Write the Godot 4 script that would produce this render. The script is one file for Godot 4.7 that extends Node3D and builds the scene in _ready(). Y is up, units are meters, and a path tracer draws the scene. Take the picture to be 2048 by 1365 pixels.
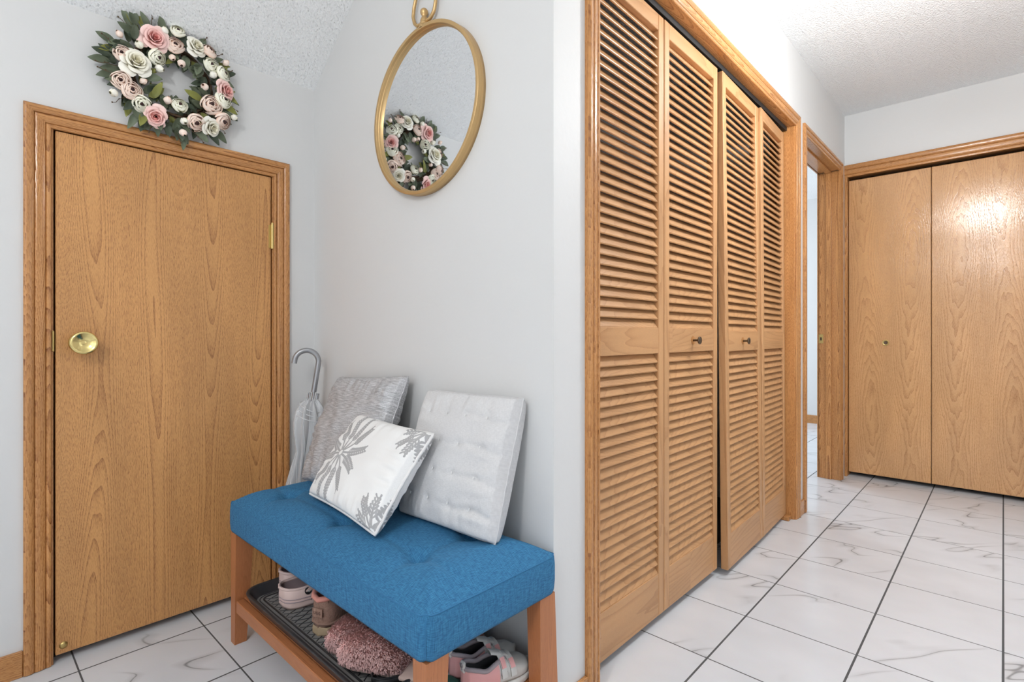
extends Node3D

# Entry hall: low oak door under a stair slope, tufted bench with shoes below, louvred closet, flush closet at the end.
# World: the corridor runs along -Z, the left door wall is x = XL, the mirror wall z = ZM, the closet wall x = XC, the end wall z = ZE.
const XL = -1.938
const XC = -0.763
const ZM = -0.957
const ZE = -4.015
const CEIL = 2.362
const EAVE = 1.863
const XR = 1.15
const ZF = 1.7
const ZB = -6.2

var M = {}
var taken = {}
var rng = RandomNumberGenerator.new()


# ---------------------------------------------------------------- mesh builder
class MB:
	var v = PackedVector3Array()
	var n = PackedVector3Array()
	var uv = PackedVector2Array()
	var col = PackedColorArray()
	var xf = Transform3D()
	var tint = Color.WHITE
	var tw = 0.3
	var th = 2.2
	var off = Vector2.ZERO

	func tri(a, b, c, na, nb, nc, ua, ub, uc, ca = null, cb = null, cc = null):
		var g = (b - a).cross(c - a)
		var A = xf * a
		var B = xf * b
		var C = xf * c
		var bs = xf.basis
		if g.dot(na + nb + nc) > 0:
			v.append(A); v.append(C); v.append(B)
			n.append((bs * na).normalized()); n.append((bs * nc).normalized()); n.append((bs * nb).normalized())
			uv.append(ua); uv.append(uc); uv.append(ub)
			col.append(ca if ca != null else tint); col.append(cc if cc != null else tint); col.append(cb if cb != null else tint)
		else:
			v.append(A); v.append(B); v.append(C)
			n.append((bs * na).normalized()); n.append((bs * nb).normalized()); n.append((bs * nc).normalized())
			uv.append(ua); uv.append(ub); uv.append(uc)
			col.append(ca if ca != null else tint); col.append(cb if cb != null else tint); col.append(cc if cc != null else tint)

	func quad(a, b, c, d, nn, ua, ub, uc, ud):
		tri(a, b, c, nn, nn, nn, ua, ub, uc)
		tri(a, c, d, nn, nn, nn, ua, uc, ud)

	# uv of a point on a face with normal nn, grain running along axis g
	func guv(p, nn, g):
		var a = nn.abs().max_axis_index()
		var ac
		var al
		if a == g:
			ac = (g + 1) % 3
			al = (g + 2) % 3
		else:
			ac = 3 - a - g
			al = g
		return Vector2(p[ac] / tw, p[al] / th) + off

	func fquad(a, b, c, d, nn, g = 1):
		quad(a, b, c, d, nn, guv(a, nn, g), guv(b, nn, g), guv(c, nn, g), guv(d, nn, g))

	# box with chamfered edges
	func box(c, s, ch = 0.0015, g = 1):
		var h = s * 0.5
		for ax in 3:
			for sg in [-1.0, 1.0]:
				var b = (ax + 1) % 3
				var e = (ax + 2) % 3
				var nn = Vector3.ZERO
				nn[ax] = sg
				var q = []
				for k in [[-1, -1], [1, -1], [1, 1], [-1, 1]]:
					var p = Vector3.ZERO
					p[ax] = sg * h[ax]
					p[b] = k[0] * (h[b] - ch)
					p[e] = k[1] * (h[e] - ch)
					q.append(c + p)
				fquad(q[0], q[1], q[2], q[3], nn, g)
		if ch <= 0.0:
			return
		for ax in 3:
			var b = (ax + 1) % 3
			var e = (ax + 2) % 3
			for sb in [-1.0, 1.0]:
				for se in [-1.0, 1.0]:
					var nn = Vector3.ZERO
					nn[b] = sb
					nn[e] = se
					nn = nn.normalized()
					var q = []
					for k in [[-1, 0], [1, 0], [1, 1], [-1, 1]]:
						var p = Vector3.ZERO
						p[ax] = k[0] * (h[ax] - ch)
						p[b] = sb * (h[b] if k[1] == 0 else h[b] - ch)
						p[e] = se * (h[e] - ch if k[1] == 0 else h[e])
						q.append(c + p)
					var fn = Vector3.ZERO
					fn[b] = sb
					quad(q[0], q[1], q[2], q[3], nn, guv(q[0], fn, g), guv(q[1], fn, g), guv(q[2], fn, g), guv(q[3], fn, g))
		for sx in [-1.0, 1.0]:
			for sy in [-1.0, 1.0]:
				for sz in [-1.0, 1.0]:
					var a = c + Vector3(sx * h.x, sy * (h.y - ch), sz * (h.z - ch))
					var b = c + Vector3(sx * (h.x - ch), sy * h.y, sz * (h.z - ch))
					var d = c + Vector3(sx * (h.x - ch), sy * (h.y - ch), sz * h.z)
					var nn = Vector3(sx, sy, sz).normalized()
					var fn = Vector3(sx, 0, 0)
					tri(a, b, d, nn, nn, nn, guv(a, fn, g), guv(b, fn, g), guv(d, fn, g))

	func span(lo, hi, ch = 0.0015, g = 1):
		box((lo + hi) * 0.5, (hi - lo).abs(), ch, g)

	# eight corners: bottom four (ring order) then top four
	func hexa(p, g = 1):
		var mid = Vector3.ZERO
		for q in p:
			mid += q / 8.0
		for f in [[0, 1, 2, 3], [4, 5, 6, 7], [0, 1, 5, 4], [1, 2, 6, 5], [2, 3, 7, 6], [3, 0, 4, 7]]:
			var a = p[f[0]]
			var b = p[f[1]]
			var c = p[f[2]]
			var d = p[f[3]]
			var nn = (c - a).cross(d - b).normalized()
			if nn.dot((a + b + c + d) * 0.25 - mid) < 0:
				nn = -nn
			fquad(a, b, c, d, nn, g)

	# smooth surface through rows of points; cu: columns closed, cv: rows closed
	func grid(P, cu = false, cv = false, us = 1.0, vs = 1.0, side = 0, colors = null):
		var R = P.size()
		var C = P[0].size()
		var N = []
		var mid = Vector3.ZERO
		for i in R:
			for j in C:
				mid += P[i][j]
		mid /= float(R * C)
		var vote = 0.0
		for i in R:
			var row = PackedVector3Array()
			for j in C:
				var j0 = (j - 1 + C) % C if cu else maxi(j - 1, 0)
				var j1 = (j + 1) % C if cu else mini(j + 1, C - 1)
				var i0 = (i - 1 + R) % R if cv else maxi(i - 1, 0)
				var i1 = (i + 1) % R if cv else mini(i + 1, R - 1)
				var q = (P[i][j1] - P[i][j0]).cross(P[i1][j] - P[i0][j])
				var l = q.length()
				q = q / l if l > 1e-14 else Vector3.ZERO
				row.append(q)
				vote += q.dot((P[i][j] - mid).normalized())
			N.append(row)
		for i in R:
			for j in C:
				if N[i][j] == Vector3.ZERO:
					var k = i + 1 if i + 1 < R else i - 1
					var s = Vector3.ZERO
					for jj in C:
						s += N[k][jj]
					N[i][j] = s.normalized()
		var sg = 1.0 if vote >= 0 else -1.0
		if side != 0:
			sg = side
		var RR = R if cv else R - 1
		var CC = C if cu else C - 1
		for i in RR:
			for j in CC:
				var i1 = (i + 1) % R
				var j1 = (j + 1) % C
				var u0 = us * j / float(CC) + off.x
				var u1 = us * (j + 1) / float(CC) + off.x
				var v0 = vs * i / float(RR) + off.y
				var v1 = vs * (i + 1) / float(RR) + off.y
				var a = P[i][j]
				var b = P[i][j1]
				var c = P[i1][j1]
				var d = P[i1][j]
				var ca = null
				var cb = null
				var cc = null
				var cd = null
				if colors != null:
					ca = colors[i]
					cb = colors[i]
					cc = colors[i1]
					cd = colors[i1]
				if (b - a).cross(c - a).length() > 1e-14:
					tri(a, b, c, N[i][j] * sg, N[i][j1] * sg, N[i1][j1] * sg, Vector2(u0, v0), Vector2(u1, v0), Vector2(u1, v1), ca, cb, cc)
				if (c - a).cross(d - a).length() > 1e-14:
					tri(a, c, d, N[i][j] * sg, N[i1][j1] * sg, N[i1][j] * sg, Vector2(u0, v0), Vector2(u1, v1), Vector2(u0, v1), ca, cc, cd)

	# tube along points, r a number or one per point
	func tube(path, r, seg = 10, caps = true, closed = false):
		var P = []
		var K = path.size()
		var up = Vector3.ZERO
		for i in K:
			var a = path[(i - 1 + K) % K] if closed else path[maxi(i - 1, 0)]
			var b = path[(i + 1) % K] if closed else path[mini(i + 1, K - 1)]
			var t = (b - a).normalized()
			if up == Vector3.ZERO:
				up = Vector3.UP if absf(t.y) < 0.9 else Vector3.RIGHT
			up = (up - t * up.dot(t)).normalized()
			var w = t.cross(up)
			var row = PackedVector3Array()
			var rad = r if (r is float or r is int) else r[i]
			for j in seg:
				var an = TAU * j / seg
				row.append(path[i] + (up * cos(an) + w * sin(an)) * rad)
			P.append(row)
		if caps and not closed:
			var f = PackedVector3Array()
			var l = PackedVector3Array()
			for j in seg:
				f.append(path[0])
				l.append(path[K - 1])
			# flat caps as fans
			for e in [0, K - 1]:
				var t = (path[0] - path[1]).normalized() if e == 0 else (path[K - 1] - path[K - 2]).normalized()
				for j in seg:
					tri(path[e], P[e][j], P[e][(j + 1) % seg], t, t, t, off, off, off)
		var L = 0.0
		for i in K - 1:
			L += path[i].distance_to(path[i + 1])
		# the outside of a tube faces away from its path
		var s = (P[0][1 % seg] - P[0][0]).cross(P[1][0] - P[0][0]).dot(P[0][0] - path[0])
		grid(P, true, closed, 1.0, L / th, 1 if s > 0 else -1)

	# profile of (radius, height) turned round Y
	func lathe(prof, seg = 32):
		var P = []
		for q in prof:
			var row = PackedVector3Array()
			for j in seg:
				var an = TAU * j / seg
				row.append(Vector3(cos(an) * maxf(q.x, 1e-5), q.y, sin(an) * maxf(q.x, 1e-5)))
			P.append(row)
		grid(P, true, false, 1.0, 1.0)

	func ball(c, r, seg = 12, rows = 8):
		var P = []
		for i in rows + 1:
			var a = PI * i / rows
			var row = PackedVector3Array()
			for j in seg:
				var b = TAU * j / seg
				var q = Vector3(sin(a) * cos(b), cos(a), sin(a) * sin(b))
				row.append(c + (q * r))
			P.append(row)
		grid(P, true)

	func done(mat = null):
		var arr = []
		arr.resize(Mesh.ARRAY_MAX)
		arr[Mesh.ARRAY_VERTEX] = v
		arr[Mesh.ARRAY_NORMAL] = n
		arr[Mesh.ARRAY_TEX_UV] = uv
		arr[Mesh.ARRAY_COLOR] = col
		var m = ArrayMesh.new()
		m.add_surface_from_arrays(Mesh.PRIMITIVE_TRIANGLES, arr)
		if mat:
			m.surface_set_material(0, mat)
		return m


# ---------------------------------------------------------------- scene helpers
func numbered(called):
	taken[called] = taken.get(called, -1) + 1
	return called if taken[called] == 0 else "%s_%03d" % [called, taken[called]]


func tag(o, label, category, group = "", kind = ""):
	o.set_meta("label", label)
	o.set_meta("category", category)
	if group:
		o.set_meta("group", group)
	if kind:
		o.set_meta("kind", kind)
	return o


func thing(called, label, category, xf = Transform3D(), group = "", kind = ""):
	var o = Node3D.new()
	o.name = numbered(called)
	o.transform = xf
	add_child(o, true)
	return tag(o, label, category, group, kind)


func part(parent, called, mesh, xf = Transform3D(), label = ""):
	var o = MeshInstance3D.new()
	o.name = called
	o.mesh = mesh
	o.transform = xf
	parent.add_child(o, true)
	if label:
		o.set_meta("label", label)
	return o


func solid(called, mesh, label, category, kind = "", group = ""):
	var o = MeshInstance3D.new()
	o.name = numbered(called)
	o.mesh = mesh
	add_child(o, true)
	return tag(o, label, category, group, kind)


func at(p, b = Basis()):
	return Transform3D(b, p)


# turns a lathe's Y axis onto the direction d
func aim(p, d):
	var y = d.normalized()
	var x = y.cross(Vector3.UP if absf(y.y) < 0.9 else Vector3.RIGHT).normalized()
	return Transform3D(Basis(x, y, x.cross(y)), p)


func mat(c, rough = 0.6, metal = 0.0):
	var m = StandardMaterial3D.new()
	m.albedo_color = c
	m.roughness = rough
	m.metallic = metal
	return m


func rgb(r, g, b):
	return Color(r / 255.0, g / 255.0, b / 255.0)


func noise(freq, sd, kind = FastNoiseLite.TYPE_SIMPLEX_SMOOTH, oct = 1):
	var f = FastNoiseLite.new()
	f.noise_type = kind
	f.frequency = freq
	f.seed = sd
	f.fractal_type = FastNoiseLite.FRACTAL_NONE if oct == 1 else FastNoiseLite.FRACTAL_FBM
	f.fractal_octaves = oct
	return f


func textured(w, h, rgb_bytes, bump_bytes, bump, rough):
	var m = StandardMaterial3D.new()
	var im = Image.create_from_data(w, h, false, Image.FORMAT_RGB8, rgb_bytes)
	m.albedo_texture = ImageTexture.create_from_image(im)
	if bump > 0.0:
		var b = Image.create_from_data(w, h, false, Image.FORMAT_L8, bump_bytes)
		b.convert(Image.FORMAT_RGBA8)
		b.bump_map_to_normal_map(bump)
		m.normal_enabled = true
		m.normal_texture = ImageTexture.create_from_image(b)
	m.roughness = rough
	return m


# oak: cathedral figure in repeating leaves of veneer (flitch metres wide), pores as short dark dashes
func oak(w, h, pw, ph, flitch, base, dark, figure, pores, sd, rough, bump = 1.5, rise = 7.0, spread = 16.0, jag = 3.0, expo = 4.0, wamp = 0.3):
	var slow = noise(1.0, sd)
	var fine = noise(1.0, sd + 1)
	var tone = noise(1.0, sd + 2, FastNoiseLite.TYPE_SIMPLEX_SMOOTH, 2)
	var c = PackedByteArray()
	var bm = PackedByteArray()
	c.resize(w * h * 3)
	bm.resize(w * h)
	var nf = ceili(pw / flitch)
	for y in h:
		var Y = y * ph / h
		var bumps = []
		var shifts = []
		for k in nf + 1:
			bumps.append(slow.get_noise_2d(k * 3.1, Y * 0.75) * rise)
			shifts.append(slow.get_noise_2d(k * 7.7, Y * 0.7 + 80.0) * 0.16)
		for x in w:
			var X = x * pw / w
			var k = int(X / flitch)
			var du = X / flitch - k - 0.5 + shifts[k]
			var a = absf(du) * 2.0
			var wob = tone.get_noise_2d(X * 30.0, Y * jag)
			var f = bumps[k] + a * a * spread + wob * wamp
			var ring = f - floorf(f)
			var line = pow(ring, expo)
			var p = fine.get_noise_2d(X * 560.0, Y * 48.0)
			var pore = clampf((p - 0.12) * 2.6, 0.0, 1.0)
			var d = clampf(line * figure + pore * pores * (0.45 + 0.75 * ring) + 0.18 * wob * figure, 0.0, 1.0)
			var t = 1.0 + 0.05 * tone.get_noise_2d(X * 6.0 + 30.0, Y * 1.2) + 0.03 * p
			var q = base.lerp(dark, d)
			var i = (y * w + x)
			c[i * 3] = int(clampf(q.r * t, 0, 1) * 255)
			c[i * 3 + 1] = int(clampf(q.g * t, 0, 1) * 255)
			c[i * 3 + 2] = int(clampf(q.b * t, 0, 1) * 255)
			bm[i] = int(clampf(1.0 - 0.7 * d, 0, 1) * 255)
	return textured(w, h, c, bm, bump, rough)


# white tile stone with thin grey veins
func marble(s, sd):
	var a = noise(2.6, sd, FastNoiseLite.TYPE_SIMPLEX_SMOOTH, 3)
	var b = noise(3.0, sd + 5, FastNoiseLite.TYPE_SIMPLEX_SMOOTH, 3)
	var mask = noise(1.6, sd + 9)
	var c = PackedByteArray()
	c.resize(s * s * 3)
	for y in s:
		for x in s:
			var X = x * 1.2 / s
			var Y = y * 1.2 / s
			var cloud = b.get_noise_2d(X * 1.2, Y * 1.6)
			var r = absf(a.get_noise_2d(X * 1.25 + Y * 1.05, Y * 0.34 - X * 0.28 + 9.0) + 0.02)
			var vein = clampf(1.0 - r / 0.017, 0, 1) * clampf(mask.get_noise_2d(X * 1.5, Y * 1.5) * 2.4 - 0.35, 0, 1)
			var soft = clampf(1.0 - r / 0.11, 0, 1) * clampf(mask.get_noise_2d(X * 1.5, Y * 1.5) * 2.0 + 0.1, 0, 1)
			var g = 0.872 + 0.020 * cloud - 0.24 * vein - 0.075 * soft
			var i = (y * s + x) * 3
			c[i] = int(clampf(g * 0.985, 0, 1) * 255)
			c[i + 1] = int(clampf(g, 0, 1) * 255)
			c[i + 2] = int(clampf(g * 1.02, 0, 1) * 255)
	return textured(s, s, c, c, 0.0, 0.2)


# woven cloth: threads across and along with slubs
func cloth(s, base, dark, amount, lx, ly, sd, rough, bump, upright = 1.0):
	var f = noise(1.0, sd)
	var g = noise(1.0, sd + 3)
	var c = PackedByteArray()
	var bm = PackedByteArray()
	c.resize(s * s * 3)
	bm.resize(s * s)
	for y in s:
		for x in s:
			var a = f.get_noise_2d(x * lx, y * 0.55)
			var b = g.get_noise_2d(x * 0.55, y * ly)
			var d = clampf(0.5 + amount * (a + b * upright), 0, 1)
			var q = base.lerp(dark, d)
			var i = y * s + x
			c[i * 3] = int(q.r * 255)
			c[i * 3 + 1] = int(q.g * 255)
			c[i * 3 + 2] = int(q.b * 255)
			bm[i] = int((1.0 - d) * 255)
	return textured(s, s, c, bm, bump, rough)


func stamp(px, w, h, x, y, r, val):
	for j in range(maxi(int(y - r), 0), mini(int(y + r) + 1, h - 1) + 1):
		for i in range(maxi(int(x - r), 0), mini(int(x + r) + 1, w - 1) + 1):
			var d = Vector2(i - x, j - y).length()
			if d < r:
				px[j * w + i] = maxi(px[j * w + i], int(val * clampf((r - d) * 0.8, 0, 1)))


func stroke(px, w, h, a, b, bend, r0, r1):
	var m = (a + b) * 0.5 + (b - a).orthogonal() * bend
	var n = int(a.distance_to(b) / 1.5) + 2
	for k in n + 1:
		var t = k / float(n)
		var p = a.lerp(m, t).lerp(m.lerp(b, t), t)
		stamp(px, w, h, p.x, p.y, lerpf(r0, r1, t), 255)


# grey coral medallions embroidered on white cotton
func embroidery(w, h):
	var px = PackedByteArray()
	px.resize(w * h)
	for ctr in [Vector2(0.29, 0.5), Vector2(0.98, 0.0), Vector2(0.98, 1.0)]:
		var o = Vector2(ctr.x * w, ctr.y * h)
		for up in [-1.0, 1.0]:
			for lr in [-1.0, 1.0]:
				for br in 3:
					var ang = [0.20, 0.72, 1.28][br]
					var len = ([0.48, 0.46, 0.42] if ctr.x < 0.5 else [0.28, 0.30, 0.24])[br] * h
					var dirn = Vector2(lr * sin(ang), up * cos(ang))
					var root = o + dirn * h * 0.04
					var tip = o + dirn * len
					stroke(px, w, h, root, tip, 0.10 * lr * up, 6.5, 6.0)
					var n = int(len / 21.0)
					for k in n:
						var t = lerpf(0.28 + 0.1 * (br % 2), 0.98, k / float(n - 1))
						var p = root.lerp(tip, t) + (tip - root).orthogonal() * (0.10 * lr * up * 2.0 * t * (1.0 - t))
						for sd in [-1.0, 1.0]:
							var q = p + (dirn * 0.75 + dirn.orthogonal() * sd * 0.7) * h * (0.070 - 0.028 * t)
							stroke(px, w, h, p, q, 0.2 * sd, 3.8, 6.2)
				stroke(px, w, h, o + Vector2(lr * 0.03 * h, up * 0.05 * h), o + Vector2(lr * 0.012 * h, up * 0.22 * h), 0.35 * lr * up, 4.0, 4.0)
	var f = noise(0.35, 77)
	var c = PackedByteArray()
	var bm = PackedByteArray()
	c.resize(w * h * 3)
	bm.resize(w * h)
	for i in w * h:
		var k = px[i] / 255.0
		var t = 1.0 + 0.025 * f.get_noise_2d(i % w, i / w)
		var q = rgb(238, 237, 235).lerp(rgb(172, 171, 171), k) * t
		c[i * 3] = int(clampf(q.r, 0, 1) * 255)
		c[i * 3 + 1] = int(clampf(q.g, 0, 1) * 255)
		c[i * 3 + 2] = int(clampf(q.b, 0, 1) * 255)
		bm[i] = int(90 + 120 * k + 20 * f.get_noise_2d((i % w) * 3.0, (i / w) * 3.0))
	return textured(w, h, c, bm, 0.8, 0.9)


func relief_noise(freq, sd, size, strength):
	var t = NoiseTexture2D.new()
	t.width = size
	t.height = size
	t.seamless = true
	t.as_normal_map = true
	t.bump_strength = strength
	t.noise = noise(freq, sd, FastNoiseLite.TYPE_SIMPLEX_SMOOTH, 3)
	return t


func _ready():
	rng.seed = 4
	# ---- camera
	var cam = Camera3D.new()
	cam.name = "camera"
	var near = 0.05
	cam.set_frustum(2.0 * near * 682.5 / 1051.0, Vector2(0, -near * 10.4 / 1051.0), near, 60.0)
	cam.transform = Transform3D(Basis(Vector3.UP, deg_to_rad(43.088)), Vector3(0, 0.92, 0))
	add_child(cam, true)
	cam.current = true
	# ---- sky and exposure
	var we = WorldEnvironment.new()
	we.name = "world_environment"
	var env = Environment.new()
	env.background_mode = Environment.BG_SKY
	var sky = Sky.new()
	var sm = ProceduralSkyMaterial.new()
	sm.sky_top_color = rgb(150, 185, 225)
	sm.sky_horizon_color = rgb(225, 232, 240)
	sm.ground_bottom_color = rgb(120, 125, 115)
	sm.ground_horizon_color = rgb(215, 220, 222)
	sky.sky_material = sm
	env.sky = sky
	env.tonemap_mode = Environment.TONE_MAPPER_LINEAR
	env.tonemap_exposure = 1.05
	env.sdfgi_enabled = true
	env.ssao_enabled = true
	env.ssil_enabled = true
	we.environment = env
	add_child(we, true)
	# ---- daylight through the bedroom window; entry and side lights are added fill
	area_light("bedroom_window_light", Vector3(-3.5, 1.5, -5.05), Vector3(1, -0.05, 0), Vector2(1.1, 1.3), 4.2, Color(0.93, 0.965, 1.0))
	area_light("entry_fill_light", Vector3(0.1, 1.25, 1.62), Vector3(0, 0, -1), Vector2(1.7, 1.9), 0.30, Color(0.982, 0.992, 1.0))
	area_light("side_fill_light", Vector3(XR - 0.08, 1.35, -1.9), Vector3(-1, 0, 0), Vector2(1.7, 1.4), 0.15, Color(0.975, 0.99, 1.0))

	materials()
	shell()
	ceiling_lamp(Vector3(-0.12, CEIL, -2.08), 0.98, "round frosted ceiling lamp over the louvred closet corridor")
	ceiling_lamp(Vector3(-0.15, CEIL, 0.9), 1.02, "round frosted ceiling lamp over the entry behind the camera")
	low_door()
	louvred_closet()
	doorway()
	end_closet()
	baseboards()
	mirror()
	wreath()
	bench()
	pillows()
	umbrella()
	tray_and_shoes()


func area_light(called, p, d, size, energy, c):
	var l = AreaLight3D.new()
	l.name = called
	l.area_size = size
	l.light_color = c
	l.light_energy = energy
	l.area_normalize_energy = false
	l.shadow_enabled = true
	l.area_range = 12.0
	l.transform = Transform3D(Basis.looking_at(d, Vector3.UP), p)
	add_child(l, true)


func ceiling_lamp(p, energy, label):
	var t = thing("ceiling_lamp", label, "ceiling lamp", at(p))
	var m = MB.new()
	m.lathe([Vector2(0, 0), Vector2(0.07, 0), Vector2(0.07, -0.015), Vector2(0.012, -0.022), Vector2(0.012, -0.2), Vector2(0.0, -0.2)], 32)
	part(t, "base", m.done(M.white_metal))
	m = MB.new()
	m.lathe([Vector2(0.0, -0.195), Vector2(0.12, -0.2), Vector2(0.16, -0.205), Vector2(0.15, -0.23), Vector2(0.12, -0.25), Vector2(0.06, -0.262), Vector2(0.0, -0.265)], 32)
	part(t, "shade", m.done(M.lamp_glass))
	var l = OmniLight3D.new()
	l.name = "lamp_light"
	l.light_energy = energy
	l.light_color = Color(0.992, 0.995, 1.0)
	l.light_size = 0.11
	l.omni_range = 12.0
	l.omni_attenuation = 2.0
	l.shadow_enabled = true
	l.position = Vector3(0, -0.385, 0)
	t.add_child(l, true)


func materials():
	M.wall = mat(rgb(217, 217, 216), 0.6)
	M.wall.normal_enabled = true
	M.wall.normal_texture = relief_noise(0.03, 3, 256, 2.0)
	M.wall.normal_scale = 0.12
	M.wall.uv1_triplanar = true
	M.wall.uv1_world_triplanar = true
	M.wall.uv1_scale = Vector3.ONE * 4.0
	M.ceil = mat(rgb(244, 245, 245), 0.85)
	M.ceil.normal_enabled = true
	M.ceil.normal_texture = relief_noise(0.055, 8, 512, 8.0)
	M.ceil.normal_scale = 1.15
	M.ceil.uv1_triplanar = true
	M.ceil.uv1_world_triplanar = true
	M.ceil.uv1_scale = Vector3.ONE * 3.0
	M.grout = mat(rgb(84, 85, 86), 0.9)
	M.tile = marble(1024, 12)
	M.tile.metallic_specular = 0.45
	M.white_metal = mat(rgb(235, 235, 235), 0.4)
	M.lamp_glass = mat(rgb(245, 243, 238), 0.5)
	M.lamp_glass.emission_enabled = true
	M.lamp_glass.emission = Color(1.0, 0.97, 0.92)
	M.lamp_glass.emission_energy_multiplier = 3.0
	M.oak_door = oak(704, 1536, 0.62, 1.5, 0.155, rgb(208, 154, 96), rgb(140, 90, 50), 0.52, 0.46, 21, 0.40, 0.5, 5.2, 15.0, 2.0, 4.5)
	M.oak_end = oak(512, 1280, 0.44, 2.0, 0.22, rgb(214, 166, 116), rgb(164, 114, 70), 0.40, 0.45, 57, 0.17, 0.35, 6.0, 9.0, 5.5, 3.2, 0.5)
	M.oak_trim = oak(320, 1536, 0.3, 2.2, 0.1, rgb(200, 144, 88), rgb(124, 74, 38), 0.6, 0.35, 33, 0.22, 0.35, 9.0, 14.0, 2.0, 3.5)
	M.louvre = oak(384, 1024, 0.5, 2.2, 0.25, rgb(196, 149, 103), rgb(154, 106, 64), 0.4, 0.12, 71, 0.4, 0.25, 4.0, 5.0, 3.0)
	M.bench_wood = oak(192, 512, 0.2, 1.0, 0.1, rgb(178, 114, 72), rgb(132, 76, 44), 0.35, 0.1, 91, 0.4, 0.4)
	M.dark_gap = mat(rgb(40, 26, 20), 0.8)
	M.track = mat(rgb(48, 50, 52), 0.5, 0.4)
	M.brass = mat(rgb(226, 205, 140), 0.16, 1.0)
	M.old_brass = mat(rgb(196, 172, 112), 0.35, 1.0)
	M.bronze = mat(rgb(104, 92, 78), 0.3, 0.9)
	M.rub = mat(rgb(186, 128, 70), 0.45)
	M.gold = mat(rgb(205, 171, 120), 0.4, 0.75)
	M.glass = mat(rgb(236, 238, 240), 0.02, 1.0)
	M.blue = cloth(640, rgb(62, 130, 170), rgb(30, 86, 126), 0.5, 0.03, 0.03, 5, 0.9, 0.3)
	M.blue_seam = mat(rgb(46, 108, 150), 0.9)
	M.silver = cloth(384, rgb(222, 222, 224), rgb(146, 146, 148), 0.62, 0.014, 0.09, 15, 0.5, 0.4, 0.6)
	M.silver.metallic = 0.15
	M.linen = cloth(256, rgb(217, 216, 216), rgb(205, 204, 204), 0.5, 0.06, 0.06, 25, 0.95, 0.2)
	M.embroidery = embroidery(800, 516)
	M.white_cloth = mat(rgb(230, 229, 227), 0.95)
	M.grey_handle = mat(rgb(158, 159, 162), 0.32, 0.55)
	M.steel = mat(rgb(190, 192, 195), 0.25, 0.9)
	M.plastic = mat(Color(0.93, 0.94, 0.95, 0.42), 0.08)
	M.plastic.transparency = BaseMaterial3D.TRANSPARENCY_ALPHA
	M.plastic.cull_mode = BaseMaterial3D.CULL_DISABLED
	M.hem_and_glint = mat(rgb(222, 224, 226), 0.2)
	M.rubber = mat(rgb(50, 50, 52), 0.38)
	M.dusty_rubber = mat(rgb(132, 131, 129), 0.7)
	M.clog = mat(rgb(232, 205, 197), 0.6)
	M.clog_in = mat(rgb(182, 162, 164), 0.7)
	M.black = mat(rgb(22, 22, 24), 0.6)
	M.pale = mat(rgb(214, 212, 208), 0.6)
	M.suede = cloth(128, rgb(160, 128, 112), rgb(136, 106, 92), 0.5, 0.3, 0.3, 35, 0.95, 0.6)
	M.pink_fleece = mat(rgb(216, 146, 132), 0.95)
	M.tan_sole = mat(rgb(182, 160, 130), 0.8)
	M.stitch = mat(rgb(92, 66, 58), 0.9)
	M.fur = mat(rgb(255, 206, 200), 0.9)
	M.fur.vertex_color_use_as_albedo = true
	M.fur_sole = mat(rgb(198, 172, 160), 0.9)
	M.sneaker = mat(rgb(206, 206, 202), 0.6)
	M.sneaker_pink = mat(rgb(232, 172, 170), 0.6)
	M.sneaker_grey = mat(rgb(164, 154, 158), 0.7)
	M.sneaker_dark = mat(rgb(58, 58, 60), 0.8)
	M.teal = mat(rgb(64, 128, 112), 0.7)
	M.flat_shoe = mat(rgb(176, 128, 112), 0.6)
	M.vine = mat(rgb(92, 72, 52), 0.9)
	M.leaf = mat(Color.WHITE, 0.6)
	M.leaf.vertex_color_use_as_albedo = true
	M.leaf.cull_mode = BaseMaterial3D.CULL_DISABLED
	M.petal = mat(Color.WHITE, 0.75)
	M.petal.vertex_color_use_as_albedo = true
	M.petal.cull_mode = BaseMaterial3D.CULL_DISABLED
	M.seed = mat(rgb(62, 36, 34), 0.8)
	M.pane = mat(Color(0.95, 0.97, 1.0, 0.08), 0.02)
	M.pane.transparency = BaseMaterial3D.TRANSPARENCY_ALPHA


# ---------------------------------------------------------------- room shell
func slab(called, boxes, m, label, category):
	var b = MB.new()
	for q in boxes:
		b.span(q[0], q[1], 0.0)
	return solid(called, b.done(m), label, category, "structure")


func V(x, y, z):
	return Vector3(x, y, z)


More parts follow.
